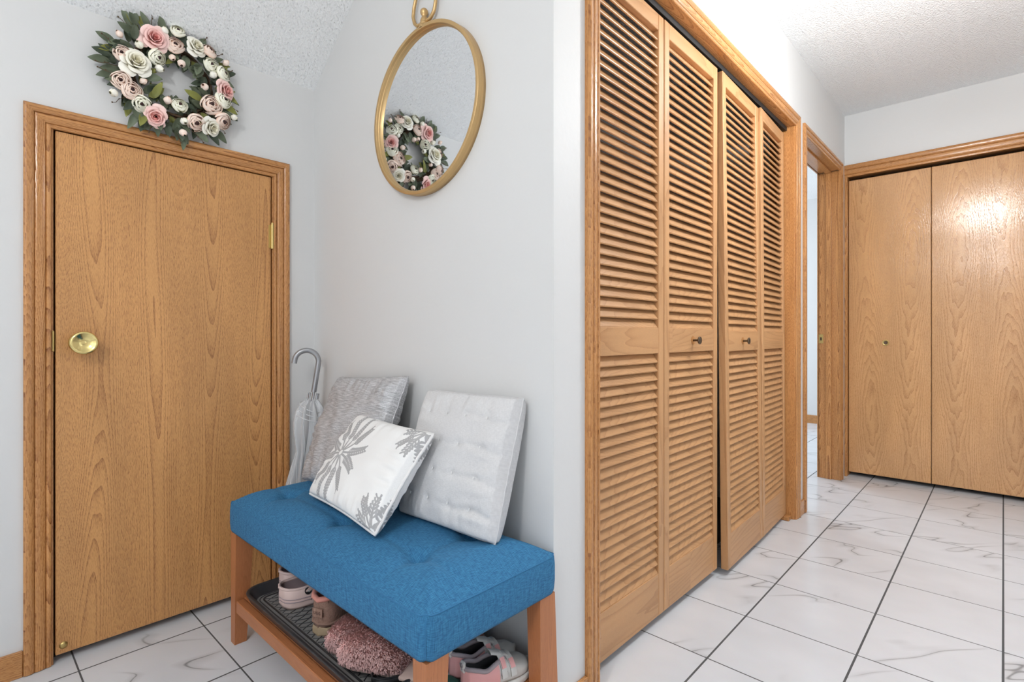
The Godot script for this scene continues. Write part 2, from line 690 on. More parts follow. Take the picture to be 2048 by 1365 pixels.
func shell():
	# floor: grout bed and single tiles
	var b = MB.new()
	b.span(V(-3.8, -0.12, ZB - 0.2), V(XR + 0.2, -0.00025, ZF + 0.2), 0.0)
	var floor_node = solid("floor", b.done(M.grout), "white marble look floor tiles with dark grey joints", "floor", "structure")
	var kinds = []
	for k in 16:
		var m = MB.new()
		m.tw = 1.2
		m.th = 1.2
		m.off = Vector2((k % 4) * 0.25 + 0.125, (k / 4) * 0.25 + 0.125)
		m.box(V(0, -0.004, 0), V(0.3030, 0.008, 0.3044), 0.0003, 2)
		kinds.append(m.done(M.tile))
	var r = RandomNumberGenerator.new()
	r.seed = 9
	for i in range(-10, 7):
		for j in range(-6, 21):
			var x = -0.6177 + 0.3084 * (i + 0.5)
			var z = -0.3084 * (j + 0.5 - 0.2175)
			var in_hall = x > XL - 0.1 and x < XR + 0.15 and z > ZM - 0.12 and z < ZF + 0.1
			var in_corridor = x > XC - 0.14 and x < XR + 0.15 and z <= ZM and z > ZE - 0.15
			var in_bedroom = x > -2.9 and x < XC - 0.1 and z < -3.0 and z > ZB - 0.1
			if in_hall or in_corridor or in_bedroom:
				part(floor_node, "tile", kinds[r.randi() % 16], at(V(x, 0, z), Basis(Vector3.UP, PI * (r.randi() % 2))))
	var T = 0.1
	slab("wall_left", [
		[V(XL - T, 0, -0.178), V(XL, EAVE, ZF)], [V(XL - T, 0, ZM - T), V(XL, EAVE, -0.817)], [V(XL - T, 1.516, -0.817), V(XL, EAVE, -0.178)],
		[V(XL - 0.16, 0, -1.0), V(XL - T, EAVE, 0.0)]], M.wall, "low white wall around the small oak door", "wall")
	# mirror wall follows the slope
	b = MB.new()
	var o = [V(XL, 0, 0), V(XC, 0, 0), V(XC, CEIL, 0), V(-1.285, CEIL, 0), V(XL, EAVE, 0)]
	for zz in [[ZM, 1.0], [ZM - T, -1.0]]:
		var nn = V(0, 0, zz[1])
		for k in [1, 2, 3]:
			b.tri(o[0] + V(0, 0, zz[0]), o[k] + V(0, 0, zz[0]), o[k + 1] + V(0, 0, zz[0]), nn, nn, nn, Vector2.ZERO, Vector2.ZERO, Vector2.ZERO)
	for k in 5:
		var p = o[k]
		var q = o[(k + 1) % 5]
		var nn = V(q.y - p.y, p.x - q.x, 0).normalized()
		b.fquad(p + V(0, 0, ZM), q + V(0, 0, ZM), q + V(0, 0, ZM - T), p + V(0, 0, ZM - T), nn)
	solid("wall_back", b.done(M.wall), "white wall behind the blue bench and the round mirror", "wall", "structure")
	var W = 0.115
	slab("wall_corridor", [
		[V(XC - W, 0, -1.124), V(XC, CEIL, ZM - T)], [V(XC - W, 0, ZM - T), V(XC - 0.001, CEIL, ZM - 0.001)], [V(XC - W, 1.985, -2.894), V(XC, CEIL, -1.124)],
		[V(XC - W, 0, -3.074), V(XC, CEIL, -2.894)], [V(XC - W, 1.99, -3.875), V(XC, CEIL, -3.074)], [V(XC - W, 0, ZE - W), V(XC, CEIL, -3.875)]],
		M.wall, "white corridor wall with the louvred closet and the doorway", "wall")
	slab("wall_end", [
		[V(XC, 0, ZE - W), V(-0.757, CEIL, ZE)], [V(-0.757, 1.975, ZE - W), V(0.125, CEIL, ZE)], [V(0.125, 0, ZE - W), V(XR + T, CEIL, ZE)],
		[V(XC - W, 0, -4.75), V(XR, CEIL, -4.65)], [V(0.5, 0, -4.65), V(0.6, CEIL, ZE - W)]],
		M.wall, "white end wall above the flush oak closet doors", "wall")
	slab("wall_right", [[V(XR, 0, ZE), V(XR + T, CEIL, -2.8)], [V(XR, 0, -1.0), V(XR + T, CEIL, ZF)], [V(XR, 0, -2.8), V(XR + T, 0.6, -1.0)], [V(XR, 2.1, -2.8), V(XR + T, CEIL, -1.0)]], M.wall, "white wall along the other side of the corridor", "wall")
	slab("wall_front", [
		[V(XL - T, 0, ZF), V(-0.85, CEIL, ZF + T)], [V(1.05, 0, ZF), V(XR + T, CEIL, ZF + T)], [V(-0.85, 2.25, ZF), V(1.05, CEIL, ZF + T)], [V(-0.85, 0, ZF), V(1.05, 0.2, ZF + T)]],
		M.wall, "white wall with an added fill window behind the camera", "wall")
	slab("wall_closet", [[V(-1.55, 0, -2.99), V(-1.45, CEIL, ZM - T)], [V(-3.7, 0, -3.04), V(XC - W, CEIL, -2.99)]], M.wall, "closet back wall hidden behind the louvred doors", "wall")
	slab("wall_bedroom", [
		[V(-3.7, 0, ZB - T), V(XC - W + 0.02, CEIL, ZB)], [V(XC - W, 0, ZB), V(XC - W + 0.1, CEIL, ZE - W)],
		[V(-3.7, 0, ZB), V(-3.6, 0.85, -3.04)], [V(-3.7, 2.15, ZB), V(-3.6, CEIL, -3.04)], [V(-3.7, 0.85, ZB), V(-3.6, 2.15, -5.6)], [V(-3.7, 0.85, -4.5), V(-3.6, 2.15, -3.04)]],
		M.wall, "bright white bedroom wall seen through the doorway", "wall")
	window("window_1", Transform3D(Basis(V(0, 0, -1), V(0, 1, 0), V(1, 0, 0)), V(-3.65, 1.5, -5.05)), 1.1, 1.3, "white framed bedroom window out of sight beyond the doorway")
	window("window_2", Transform3D(Basis(), V(0.1, 1.225, ZF + 0.05)), 1.9, 2.05, "tall white framed window added behind the camera for fill light")  # unseen window, added to fill the hall with soft light
	window("window_3", Transform3D(Basis(V(0, 0, 1), V(0, 1, 0), V(-1, 0, 0)), V(XR + 0.05, 1.35, -1.9)), 1.8, 1.5, "white framed window added for fill light facing the louvred closet")  # unseen window, added to brighten the louvred doors and the ceiling
	# ceilings
	slab("ceiling", [[V(-1.285, CEIL, ZE - W), V(XR + T, CEIL + 0.1, ZF + T)], [V(-3.7, CEIL, ZB - T), V(-1.285, CEIL + 0.1, -2.9)], [V(-1.285, CEIL, ZB - T), V(XR + T, CEIL + 0.1, ZE - W)], [V(-1.55, CEIL, -3.0), V(-1.285, CEIL + 0.1, ZM - T)]],
		M.ceil, "flat white knockdown textured ceiling", "ceiling")
	b = MB.new()
	b.hexa([V(XL - T, EAVE - 0.0764, ZF + T), V(-1.285, CEIL, ZF + T), V(-1.285, CEIL, ZM - T), V(XL - T, EAVE - 0.0764, ZM - T),
		V(XL - T, EAVE + 0.04, ZF + T), V(-1.285, CEIL + 0.1, ZF + T), V(-1.285, CEIL + 0.1, ZM - T), V(XL - T, EAVE + 0.04, ZM - T)])
	solid("ceiling_sloped", b.done(M.ceil), "sloped white textured ceiling above the small oak door", "ceiling", "structure")


func window(called, xf, w, h, label):
	var t = thing(called, label, "window", xf, "", "structure")
	for s in [-1, 1]:
		var m = MB.new()
		m.box(V(s * (w / 2 - 0.025), 0, 0), V(0.05, h, 0.07), 0.003)
		part(t, "frame", m.done(M.white_metal))
		m = MB.new()
		m.box(V(0, s * (h / 2 - 0.025), 0), V(w - 0.1, 0.05, 0.07), 0.003)
		part(t, "frame", m.done(M.white_metal))
		m = MB.new()
		m.box(V(s * (w / 4 - 0.0075), 0, 0), V(w / 2 - 0.085, h - 0.1, 0.006), 0.0)
		part(t, "pane", m.done(M.pane))
	var m = MB.new()
	m.box(V(0, 0, 0), V(0.05, h - 0.1, 0.06), 0.003)
	part(t, "mullion", m.done(M.white_metal))


# moulded casing: across t from the inner edge, proud d
func casing_profile(W):
	var p = []
	for q in [[0, 0], [0, 0.0065], [0.03, 0.0085], [0.10, 0.0095], [0.17, 0.0088], [0.20, 0.0052], [0.23, 0.0086], [0.32, 0.0112], [0.42, 0.0126], [0.52, 0.0128], [0.58, 0.0118], [0.61, 0.0080], [0.64, 0.0120], [0.72, 0.0146], [0.82, 0.0158], [0.90, 0.0154], [0.96, 0.0138], [1.0, 0.0110], [1.0, 0]]:
		p.append(Vector2(q[0] * W, q[1]))
	return p


func casing(parent, o, A, T, N, l0, l1, m0, m1, W, uo):
	var b = MB.new()
	var prof = casing_profile(W)
	for i in prof.size() - 1:
		var p = prof[i]
		var q = prof[i + 1]
		var nn = (N * (q.x - p.x) - T * (q.y - p.y)).normalized()
		var a0 = o + A * (l0 - m0 * p.x) + T * p.x + N * p.y
		var a1 = o + A * (l1 + m1 * p.x) + T * p.x + N * p.y
		var b0 = o + A * (l0 - m0 * q.x) + T * q.x + N * q.y
		var b1 = o + A * (l1 + m1 * q.x) + T * q.x + N * q.y
		var u0 = uo.x + (p.x + p.y) / 0.3
		var u1 = uo.x + (q.x + q.y) / 0.3
		b.quad(a0, a1, b1, b0, nn, Vector2(u0, uo.y), Vector2(u0, uo.y + (l1 - l0) / 2.2), Vector2(u1, uo.y + (l1 - l0) / 2.2), Vector2(u1, uo.y))
	# end faces
	for e in [0, 1]:
		var l = l0 if e == 0 else l1
		var mm = -m0 if e == 0 else m1
		var c = o + A * (l + mm * W * 0.5) + T * W * 0.5 + N * 0.004
		var nn = (A * (-1.0 if e == 0 else 1.0)).normalized()
		for i in prof.size() - 1:
			var p = o + A * (l + mm * prof[i].x) + T * prof[i].x + N * prof[i].y
			var q = o + A * (l + mm * prof[i + 1].x) + T * prof[i + 1].x + N * prof[i + 1].y
			b.tri(c, p, q, nn, nn, nn, uo, uo, uo)
	return part(parent, "casing", b.done(M.oak_trim))


func board(parent, called, lo, hi, m, g = 1, ch = 0.0015, uo = Vector2.ZERO, label = ""):
	var b = MB.new()
	b.off = uo
	b.span(lo, hi, ch, g)
	return part(parent, called, b.done(m), Transform3D(), label)


func ro():
	return Vector2(rng.randf(), rng.randf())


# ---------------------------------------------------------------- small oak door on the left
func low_door():
	var t = thing("trim_1", "moulded oak door frame around the small low door", "door frame", Transform3D(), "", "structure")
	var W = 0.0575
	casing(t, V(XL, 0.002, -0.192), V(0, 1, 0), V(0, 0, 1), V(1, 0, 0), 0, 1.495, 0, 1, W, Vector2(0.1, 0.1))
	casing(t, V(XL, 1.497, -0.192), V(0, 0, -1), V(0, 1, 0), V(1, 0, 0), 0, 0.608, 1, 1, W, Vector2(0.62, 0.5))
	casing(t, V(XL, 0.002, -0.800), V(0, 1, 0), V(0, 0, -1), V(1, 0, 0), 0, 1.495, 0, 1, W, Vector2(0.4, 0.3))
	board(t, "jamb", V(XL - 0.098, 0, -0.197), V(XL, 1.502, -0.178), M.oak_trim, 1, 0.001, ro())
	board(t, "jamb", V(XL - 0.098, 0, -0.817), V(XL, 1.502, -0.7985), M.oak_trim, 1, 0.001, ro())
	board(t, "jamb", V(XL - 0.098, 1.5005, -0.7985), V(XL, 1.516, -0.197), M.oak_trim, 2, 0.001, ro())
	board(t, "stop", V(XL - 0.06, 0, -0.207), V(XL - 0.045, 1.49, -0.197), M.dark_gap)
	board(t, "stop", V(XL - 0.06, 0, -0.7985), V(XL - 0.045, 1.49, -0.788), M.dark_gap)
	board(t, "strike_plate", V(XL - 0.012, 0.876, -0.1985), V(XL + 0.0045, 0.934, -0.1935), M.old_brass, 1, 0.001, Vector2.ZERO, "worn brass strike plate")
	var d = thing("door_1", "small low oak veneer door with a brass knob", "door", Transform3D(), "", "structure")
	var b = MB.new()
	b.tw = 0.62
	b.th = 1.5
	b.off = Vector2(0.34, 0.0)
	b.span(V(XL - 0.037, 0.022, -0.7945), V(XL - 0.002, 1.4955, -0.2015), 0.0015)
	part(d, "door_slab", b.done(M.oak_door))
	# knob: rosette, neck and a dished head
	b = MB.new()
	b.xf = aim(V(XL - 0.002, 0.9, -0.258), V(1, 0, 0))
	b.lathe([Vector2(0, 0), Vector2(0.030, 0), Vector2(0.030, 0.003), Vector2(0.025, 0.007), Vector2(0.014, 0.009), Vector2(0.011, 0.012), Vector2(0.011, 0.026), Vector2(0.020, 0.031), Vector2(0.029, 0.038), Vector2(0.0325, 0.045), Vector2(0.0325, 0.049), Vector2(0.029, 0.0515), Vector2(0.026, 0.0515), Vector2(0.023, 0.049), Vector2(0.014, 0.044), Vector2(0.006, 0.0425), Vector2(0.0055, 0.0435), Vector2(0, 0.0435)], 40)
	part(d, "knob", b.done(M.brass))
	for y in [1.279, 0.24]:
		b = MB.new()
		b.th = 1.0
		b.tube([V(XL + 0.004, y - 0.044, -0.797), V(XL + 0.004, y + 0.044, -0.797)], 0.0062, 10)
		b.tube([V(XL + 0.004, y + 0.044, -0.797), V(XL + 0.004, y + 0.050, -0.797)], 0.0042, 10)
		b.span(V(XL - 0.004, y - 0.042, -0.807), V(XL + 0.001, y + 0.042, -0.786), 0.0004)
		part(d, "hinge", b.done(M.old_brass), Transform3D(), "brass hinge knuckle")
	b = MB.new()
	b.xf = aim(V(XL - 0.002, 0.046, -0.2185), V(1, 0, 0))
	b.lathe([Vector2(0, 0), Vector2(0.0095, 0), Vector2(0.0095, 0.002), Vector2(0.0065, 0.0035), Vector2(0.006, 0.005), Vector2(0, 0.0058)], 20)
	part(d, "washer_screw", b.done(M.old_brass))


# ---------------------------------------------------------------- louvred closet
func louvred_closet():
	var t = thing("trim_2", "moulded oak frame around the louvred closet doors", "door frame", Transform3D(), "", "structure")
	var z0 = -1.139
	var z1 = -2.884
	casing(t, V(XC, 0.002, z0), V(0, 1, 0), V(0, 0, 1), V(1, 0, 0), 0, 1.968, 0, 1, 0.057, Vector2(0.2, 0.15))
	casing(t, V(XC, 1.970, z0), V(0, 0, -1), V(0, 1, 0), V(1, 0, 0), 0, z0 - z1, 1, 1, 0.060, Vector2(0.7, 0.0))
	casing(t, V(XC, 0.002, z1), V(0, 1, 0), V(0, 0, -1), V(1, 0, 0), 0, 1.968, 0, 1, 0.060, Vector2(0.45, 0.35))
	board(t, "jamb", V(XC - 0.115, 0, z0), V(XC, 1.974, -1.124), M.oak_trim, 1, 0.001, ro())
	board(t, "jamb", V(XC - 0.115, 0, -2.894), V(XC, 1.974, z1 + 0.004), M.oak_trim, 1, 0.001, ro())
	board(t, "jamb", V(XC - 0.115, 1.972, z1), V(XC, 1.985, z0), M.oak_trim, 2, 0.001, ro())
	var b = MB.new()
	b.span(V(-0.836, 1.955, z1 + 0.006), V(-0.800, 1.972, z0 - 0.004), 0.001)
	b.span(V(-0.800, 1.952, z1 + 0.006), V(-0.797, 1.972, z0 - 0.004), 0.0005)
	part(t, "track", b.done(M.track), Transform3D(), "dark metal sliding track")
	b = MB.new()
	b.span(V(-0.83, 0.0, z1 + 0.012), V(-0.775, 0.022, z1 + 0.05), 0.003)
	part(t, "pivot_block", b.done(M.oak_trim))
	var bits = louvre_bits()
	# leaves: (front bottom corner nearer the camera, the same corner at the top, far bottom corner)
	var d2 = thing("door_2", "louvred bifold closet door next to the bench wall", "door", Transform3D(), "", "structure")
	leaf(d2, V(-0.800, 0.027, -1.146), V(-0.800, 1.945, -1.146), V(-0.802, 0.027, -1.577), bits, 0.43, false)
	leaf(d2, V(-0.802, 0.027, -1.580), V(-0.801, 1.945, -1.580), V(-0.802, 0.027, -2.010), bits, 0.43, true)
	var d3 = thing("door_3", "louvred bifold closet door standing slightly open next to the doorway", "door", Transform3D(), "", "structure")
	leaf(d3, V(-0.768, 0.022, -2.030), V(-0.789, 1.945, -2.032), V(-0.781, 0.022, -2.468), bits, 0.436, true)
	leaf(d3, V(-0.781, 0.022, -2.472), V(-0.790, 1.945, -2.470), V(-0.800, 0.022, -2.872), bits, 0.40, false)


func louvre_bits():
	var kinds = []
	for k in 5:
		var m = MB.new()
		m.th = 1.6
		m.tw = 0.4
		m.off = Vector2(k * 0.21, k * 0.37)
		m.box(V(0, 0, 0), V(1.0, 0.0062, 0.0385), 0.0018, 0)
		kinds.append(m.done(M.louvre))
	return kinds


func leaf(parent, bl, tl, br, bits, w, with_knob):
	var x = (br - bl).normalized()
	var y = (tl - bl)
	y = (y - x * y.dot(x)).normalized()
	var z = x.cross(y)
	var H = 1.920
	var D = 0.028
	var S = 0.034
	var n = Node3D.new()
	n.name = "door_leaf"
	n.transform = Transform3D(Basis(x, y, z), bl)
	parent.add_child(n, true)
	for s in [0, 1]:
		var b = MB.new()
		b.th = 2.2
		b.tw = 0.5
		b.off = ro()
		b.span(V(s * (w - S), 0, -D), V(s * (w - S) + S, H, 0), 0.002)
		part(n, "stile", b.done(M.louvre))
	for r in [[0, 0.135], [0.837, 0.918], [1.868, H]]:
		var b = MB.new()
		b.th = 2.2
		b.tw = 0.5
		b.off = ro()
		b.span(V(S, r[0], -D), V(w - S, r[1], -0.0008), 0.0015, 0)
		part(n, "rail", b.done(M.louvre))
	var wide = w - 2 * S
	var tilt = Basis(V(1, 0, 0), deg_to_rad(57.0))
	for sec in [[0.135, 0.837, 25], [0.918, 1.868, 33]]:
		var pitch = (sec[1] - sec[0]) / sec[2]
		for k in sec[2]:
			var o = part(n, "slat", bits[rng.randi() % 5])
			o.transform = Transform3D(tilt * Basis.from_scale(V(wide, 1, 1)), V(w / 2, sec[0] + pitch * (k + 0.5), -0.0158))
	if with_knob:
		var kx = w * 0.5
		if w > 0.435:
			kx = w * 0.46
		var b = MB.new()
		b.xf = Transform3D(Basis(V(1, 0, 0), PI / 2), V(kx, 0.877, 0.0))
		b.lathe([Vector2(0, 0.0), Vector2(0.004, 0.0), Vector2(0.004, 0.016), Vector2(0.006, 0.018), Vector2(0.0125, 0.021), Vector2(0.014, 0.024), Vector2(0.0125, 0.0265), Vector2(0.010, 0.0262), Vector2(0.0085, 0.0275), Vector2(0.004, 0.0268), Vector2(0, 0.0285)], 24)
		var k = part(n, "knob", b.done(M.bronze), Transform3D(), "small dark bronze knob")
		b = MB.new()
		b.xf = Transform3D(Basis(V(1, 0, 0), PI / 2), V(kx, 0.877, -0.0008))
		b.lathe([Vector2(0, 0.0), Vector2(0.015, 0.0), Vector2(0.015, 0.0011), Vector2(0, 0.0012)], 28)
		part(n, "rub_mark", b.done(M.rub))  # thin disc added for stain worn off by rubbing, no real backplate


# ---------------------------------------------------------------- doorway to the bedroom
func doorway():
	var t = thing("trim_3", "oak doorway frame open to the bright bedroom", "door frame", Transform3D(), "", "structure")
	var z0 = -3.083
	var z1 = -3.855
	var W = 0.056
	var top = 1.968
	for side in [0, 1]:
		var o = XC if side == 0 else XC - 0.115
		var N = V(1 if side == 0 else -1, 0, 0)
		casing(t, V(o, 0.002, z0), V(0, 1, 0), V(0, 0, 1), N, 0, top, 0, 1, W, Vector2(0.15, 0.2))
		casing(t, V(o, top + 0.002, z0), V(0, 0, -1), V(0, 1, 0), N, 0, z0 - z1, 1, 1, W, Vector2(0.5, 0.6))
		casing(t, V(o, 0.002, z1), V(0, 1, 0), V(0, 0, -1), N, 0, top, 0, 1, W, Vector2(0.33, 0.4))
	board(t, "jamb", V(XC - 0.115, 0, z0 - 0.006), V(XC, top + 0.006, -3.074), M.oak_trim, 1, 0.001, ro())
	board(t, "jamb", V(XC - 0.115, 0, -3.875), V(XC, top + 0.006, z1 - 0.006), M.oak_trim, 1, 0.001, Vector2(0.05, 0.1))
	board(t, "jamb", V(XC - 0.115, top + 0.006, z1), V(XC, 1.99, z0), M.oak_trim, 2, 0.001, ro())
	var s0 = XC - 0.075
	var s1 = XC - 0.042
	board(t, "stop", V(s0, 0, z0 - 0.017), V(s1, top - 0.005, z0 - 0.006), M.oak_trim, 1, 0.001, ro())
	board(t, "stop", V(s0, 0, z1 - 0.006), V(s1, top - 0.005, z1 + 0.006), M.oak_trim, 1, 0.001, ro())
	board(t, "stop", V(s0, top - 0.005, z1), V(s1, top + 0.006, z0), M.oak_trim, 2, 0.001, ro())
	var b = MB.new()
	var zz = z1 - 0.0052
	for q in [[-0.029, 0.029, 0.000, 0.009], [-0.029, 0.029, 0.018, 0.026], [0.010, 0.029, 0.009, 0.018], [-0.029, -0.010, 0.009, 0.018]]:
		b.span(V(-0.852 - q[3], 0.9 + q[0], zz - 0.0008), V(-0.852 - q[2], 0.9 + q[1], zz + 0.0012), 0.0002)
	b.span(V(-0.880, 0.872, zz - 0.003), V(-0.878, 0.928, zz + 0.0012), 0.0002)
	var plate = part(t, "strike_plate", b.done(M.old_brass), Transform3D(), "brass strike plate with a square latch hole")
	board(plate, "latch_hole", V(-0.870, 0.890, zz - 0.0006), V(-0.861, 0.910, zz), M.dark_gap, 1, 0.0)


# ---------------------------------------------------------------- flush closet at the end
func end_closet():
	var t = thing("trim_4", "oak frame of the flush closet at the corridor end", "door frame", Transform3D(), "", "structure")
	var W = 0.078
	var N = V(0, 0, 1)
	var x0 = -0.748
	var x1 = 0.112
	casing(t, V(x0, 1.957, ZE), V(1, 0, 0), V(0, 1, 0), N, -0.015, x1 - x0, 0, 1, W, Vector2(0.15, 0.0))
	casing(t, V(x1, 0.002, ZE), V(0, 1, 0), V(1, 0, 0), N, 0, 1.955, 0, 1, W, Vector2(0.4, 0.2))
	board(t, "casing", V(-0.7625, 0, ZE), V(x0, 1.957, ZE + 0.010), M.oak_trim, 1, 0.0015, ro())
	board(t, "jamb", V(-0.757, 0, ZE - 0.115), V(x0 + 0.001, 1.965, ZE), M.oak_trim, 1, 0.001, ro())
	board(t, "jamb", V(x1 - 0.001, 0, ZE - 0.115), V(0.125, 1.965, ZE), M.oak_trim, 1, 0.001, ro())
	board(t, "jamb", V(-0.757, 1.963, ZE - 0.115), V(0.125, 1.975, ZE), M.oak_trim, 0, 0.001, ro())
	var d = thing("door_4", "flush oak veneer bifold closet door with a small ring pull", "door", Transform3D(), "", "structure")
	for k in 2:
		var b = MB.new()
		b.tw = 0.44
		b.th = 2.0
		b.off = Vector2(0.73 if k == 0 else 0.22, 0.0 if k == 0 else 0.0)
		var a = x0 + 0.003 + k * 0.4285
		b.span(V(a, 0.026, ZE - 0.064), V(a + 0.4255, 1.940, ZE - 0.030), 0.0025)
		var l = part(d, "door_leaf", b.done(M.oak_end))
		if k == 0:
			b = MB.new()
			b.xf = Transform3D(Basis(V(1, 0, 0), PI / 2), V(-0.545, 0.876, ZE - 0.030))
			b.lathe([Vector2(0.0105, 0.0), Vector2(0.0105, 0.003), Vector2(0.0165, 0.0045), Vector2(0.0185, 0.0035), Vector2(0.019, 0.0)], 28)
			var ring = part(l, "ring_pull", b.done(M.old_brass), Transform3D(), "brass ring finger pull")
			b = MB.new()
			b.xf = Transform3D(Basis(V(1, 0, 0), PI / 2), V(-0.545, 0.876, ZE - 0.030))
			b.lathe([Vector2(0.0, 0.0006), Vector2(0.0112, 0.001)], 20)
			part(d, "pull_cup", b.done(M.bronze))


func baseboards():
	for q in [
		["baseboard_left", V(XL, 0, -0.134), V(XL + 0.011, 0.070, ZF), 2, "short oak baseboard beside the small low door"],
		["baseboard_corridor", V(XC, 0, -1.081), V(XC + 0.011, 0.074, ZM - 0.0), 2, "short oak baseboard between the bench and the louvred closet"],
		["baseboard_doorway", V(XC, 0, -3.026), V(XC + 0.011, 0.074, -2.945), 2, "short oak baseboard between the louvred closet and the doorway"],
		["baseboard_back", V(XL, 0, ZM), V(XC + 0.011, 0.074, ZM + 0.006), 0, "oak baseboard along the wall behind the bench"],
		["baseboard_bedroom", V(-3.6, 0, ZB), V(XC - 0.115, 0.085, ZB + 0.011), 0, "oak baseboard on the far bedroom wall"]]:
		var b = MB.new()
		b.off = ro()
		b.tw = 0.3
		b.span(q[1], q[2], 0.002, q[3])
		solid(q[0], b.done(M.oak_trim), q[4], "baseboard", "structure")


# ---------------------------------------------------------------- round mirror
func mirror():
	var C = V(-1.232, 1.576, ZM)
	var t = thing("wall_mirror", "round gold framed mirror with a ring bow hanging above the bench", "mirror", at(C))
	var turn = Transform3D(Basis(V(1, 0, 0), PI / 2), Vector3.ZERO)
	var b = MB.new()
	b.xf = turn
	var R = 0.2435
	var ring = []
	for q in [[R - 0.013, 0.0], [R, 0.0], [R, 0.0125], [R - 0.0008, 0.0132], [R - 0.0008, 0.0145], [R, 0.0152], [R, 0.0262], [R - 0.0015, 0.0280], [R - 0.0095, 0.0280], [R - 0.0110, 0.0265], [R - 0.0110, 0.0200], [R - 0.0125, 0.0190], [R - 0.0140, 0.0175], [R - 0.0140, 0.0080], [R - 0.013, 0.0]]:
		ring.append(Vector2(q[0], q[1]))
	b.lathe(ring, 96)
	part(t, "frame", b.done(M.gold))
	b = MB.new()
	b.xf = turn
	b.lathe([Vector2(R - 0.0130, 0.0120), Vector2(R - 0.0138, 0.0140), Vector2(0.0, 0.0140)], 96)
	part(t, "glass", b.done(M.glass), Transform3D(), "mirror glass")
	b = MB.new()
	b.xf = at(V(0, R - 0.002, 0.0145))
	b.lathe([Vector2(0.0155, -0.004), Vector2(0.0150, 0.004), Vector2(0.0115, 0.007), Vector2(0.0125, 0.010), Vector2(0.0125, 0.013), Vector2(0.0105, 0.015), Vector2(0.0115, 0.018), Vector2(0.0110, 0.022), Vector2(0.0075, 0.030), Vector2(0.0065, 0.034), Vector2(0.0095, 0.038), Vector2(0.0115, 0.043), Vector2(0.0112, 0.049), Vector2(0.0075, 0.054), Vector2(0.0, 0.056)], 24)
	part(t, "finial", b.done(M.gold))
	b = MB.new()
	var pts = [Vector2(-0.012, 0.014), Vector2(-0.030, 0.014), Vector2(-0.046, 0.028), Vector2(-0.053, 0.050), Vector2(-0.049, 0.075), Vector2(-0.040, 0.098), Vector2(-0.027, 0.114), Vector2(0, 0.121), Vector2(0.027, 0.114), Vector2(0.043, 0.098), Vector2(0.052, 0.075), Vector2(0.053, 0.050), Vector2(0.046, 0.028), Vector2(0.030, 0.014), Vector2(0.012, 0.014)]
	var cv = Curve3D.new()
	for i in pts.size():
		var tg = (pts[mini(i + 1, pts.size() - 1)] - pts[maxi(i - 1, 0)]) * 0.17
		cv.add_point(V(pts[i].x, pts[i].y + R, 0.0145), V(-tg.x, -tg.y, 0), V(tg.x, tg.y, 0))
	var path = []
	for i in 61:
		path.append(cv.sample_baked(cv.get_baked_length() * i / 60.0))
	b.tube(path, 0.0052, 12)
	part(t, "bow", b.done(M.gold))


# ---------------------------------------------------------------- flower wreath
func lin(c):
	return c.srgb_to_linear()


func flower(kind, R, c_in, c_out, sd):
	var r = RandomNumberGenerator.new()
	r.seed = sd
	var b = MB.new()
	var N = {"rose": 20, "ran": 20, "bud": 7}[kind]
	var rows = 7
	var cols = 9
	for i in N:
		var t = i / float(N - 1)
		var ang = i * 2.4 + r.randf_range(-0.25, 0.25)
		var half = lerpf(1.25, 0.72, t)
		if kind == "ran":
			half = lerpf(1.3, 0.85, t)
		if kind == "bud":
			half = 1.15
		var P = []
		var cl = []
		for k in rows:
			var q = k / float(rows - 1)
			var row = PackedVector3Array()
			for j in cols:
				var s = j / float(cols - 1) * 2.0 - 1.0
				var a = ang + half * s
				var qq = q * (1.0 - 0.30 * pow(absf(s), 4.0))
				var rad
				var z
				if kind == "rose":
					var r1 = R * (0.12 + 0.82 * t)
					rad = r1 * (0.30 + 0.70 * pow(qq, 0.75)) + R * 0.20 * t * t * pow(qq, 4.0)
					var hgt = R * (0.95 - 0.62 * t * t)
					z = hgt * sin(qq * 1.6) * (1.0 - 0.16 * s * s * qq) - R * 0.20 * t * pow(qq, 5.0) + R * 0.02 * sin(s * 5.0 + i) * qq
				elif kind == "ran":
					var g = float(i / 4) / 4.0
					var r1 = R * (0.32 + 0.68 * g)
					var th = lerpf(2.5, lerpf(0.50, 0.90, g) + 0.12 * s * s, qq)
					rad = r1 * sin(th) * (1.0 + 0.04 * sin(s * 4.0 + i)) + R * 0.03 * pow(qq, 6.0)
					z = R * 0.46 + R * 0.30 * (1.0 - g) + r1 * 0.52 * cos(th)
					half = 1.0
				else:
					rad = R * (0.55 + 0.3 * t) * sin(0.2 + q * 2.5)
					z = R * 1.9 * q * (1.0 - 0.12 * t) * (1.0 - 0.08 * s * s * q)
				row.append(V(cos(a) * rad, sin(a) * rad, z))
			P.append(row)
			var m = clampf(0.75 * t + 0.35 * q, 0, 1) if kind != "ran" else clampf(0.4 * t + 0.8 * pow(q, 3.0), 0, 1)
			cl.append(lin(c_in.lerp(c_out, m)))
		b.grid(P, false, false, 1, 1, 0, cl)
	return b.done(M.petal)


func leaf_mesh(L, W, c, bend, sd):
	var r = RandomNumberGenerator.new()
	r.seed = sd
	var b = MB.new()
	var P = []
	var cl = []
	for i in 9:
		var s = i / 8.0
		var w = W * 0.5 * pow(sin(PI * pow(clampf(s, 0.0, 1.0), 0.85)), 0.8) + 0.0006
		var row = PackedVector3Array()
		for j in 5:
			var u = j / 2.0 - 1.0
			row.append(V(u * w, L * s, absf(u) * w * 0.35 - bend * L * s * s + 0.0012 * sin(s * 9.0 + u * 2.0)))
		P.append(row)
		cl.append(lin(c * (0.9 + 0.2 * s)))
	b.grid(P, false, false, 1, 1, 1, cl)
	return b.done(M.leaf)


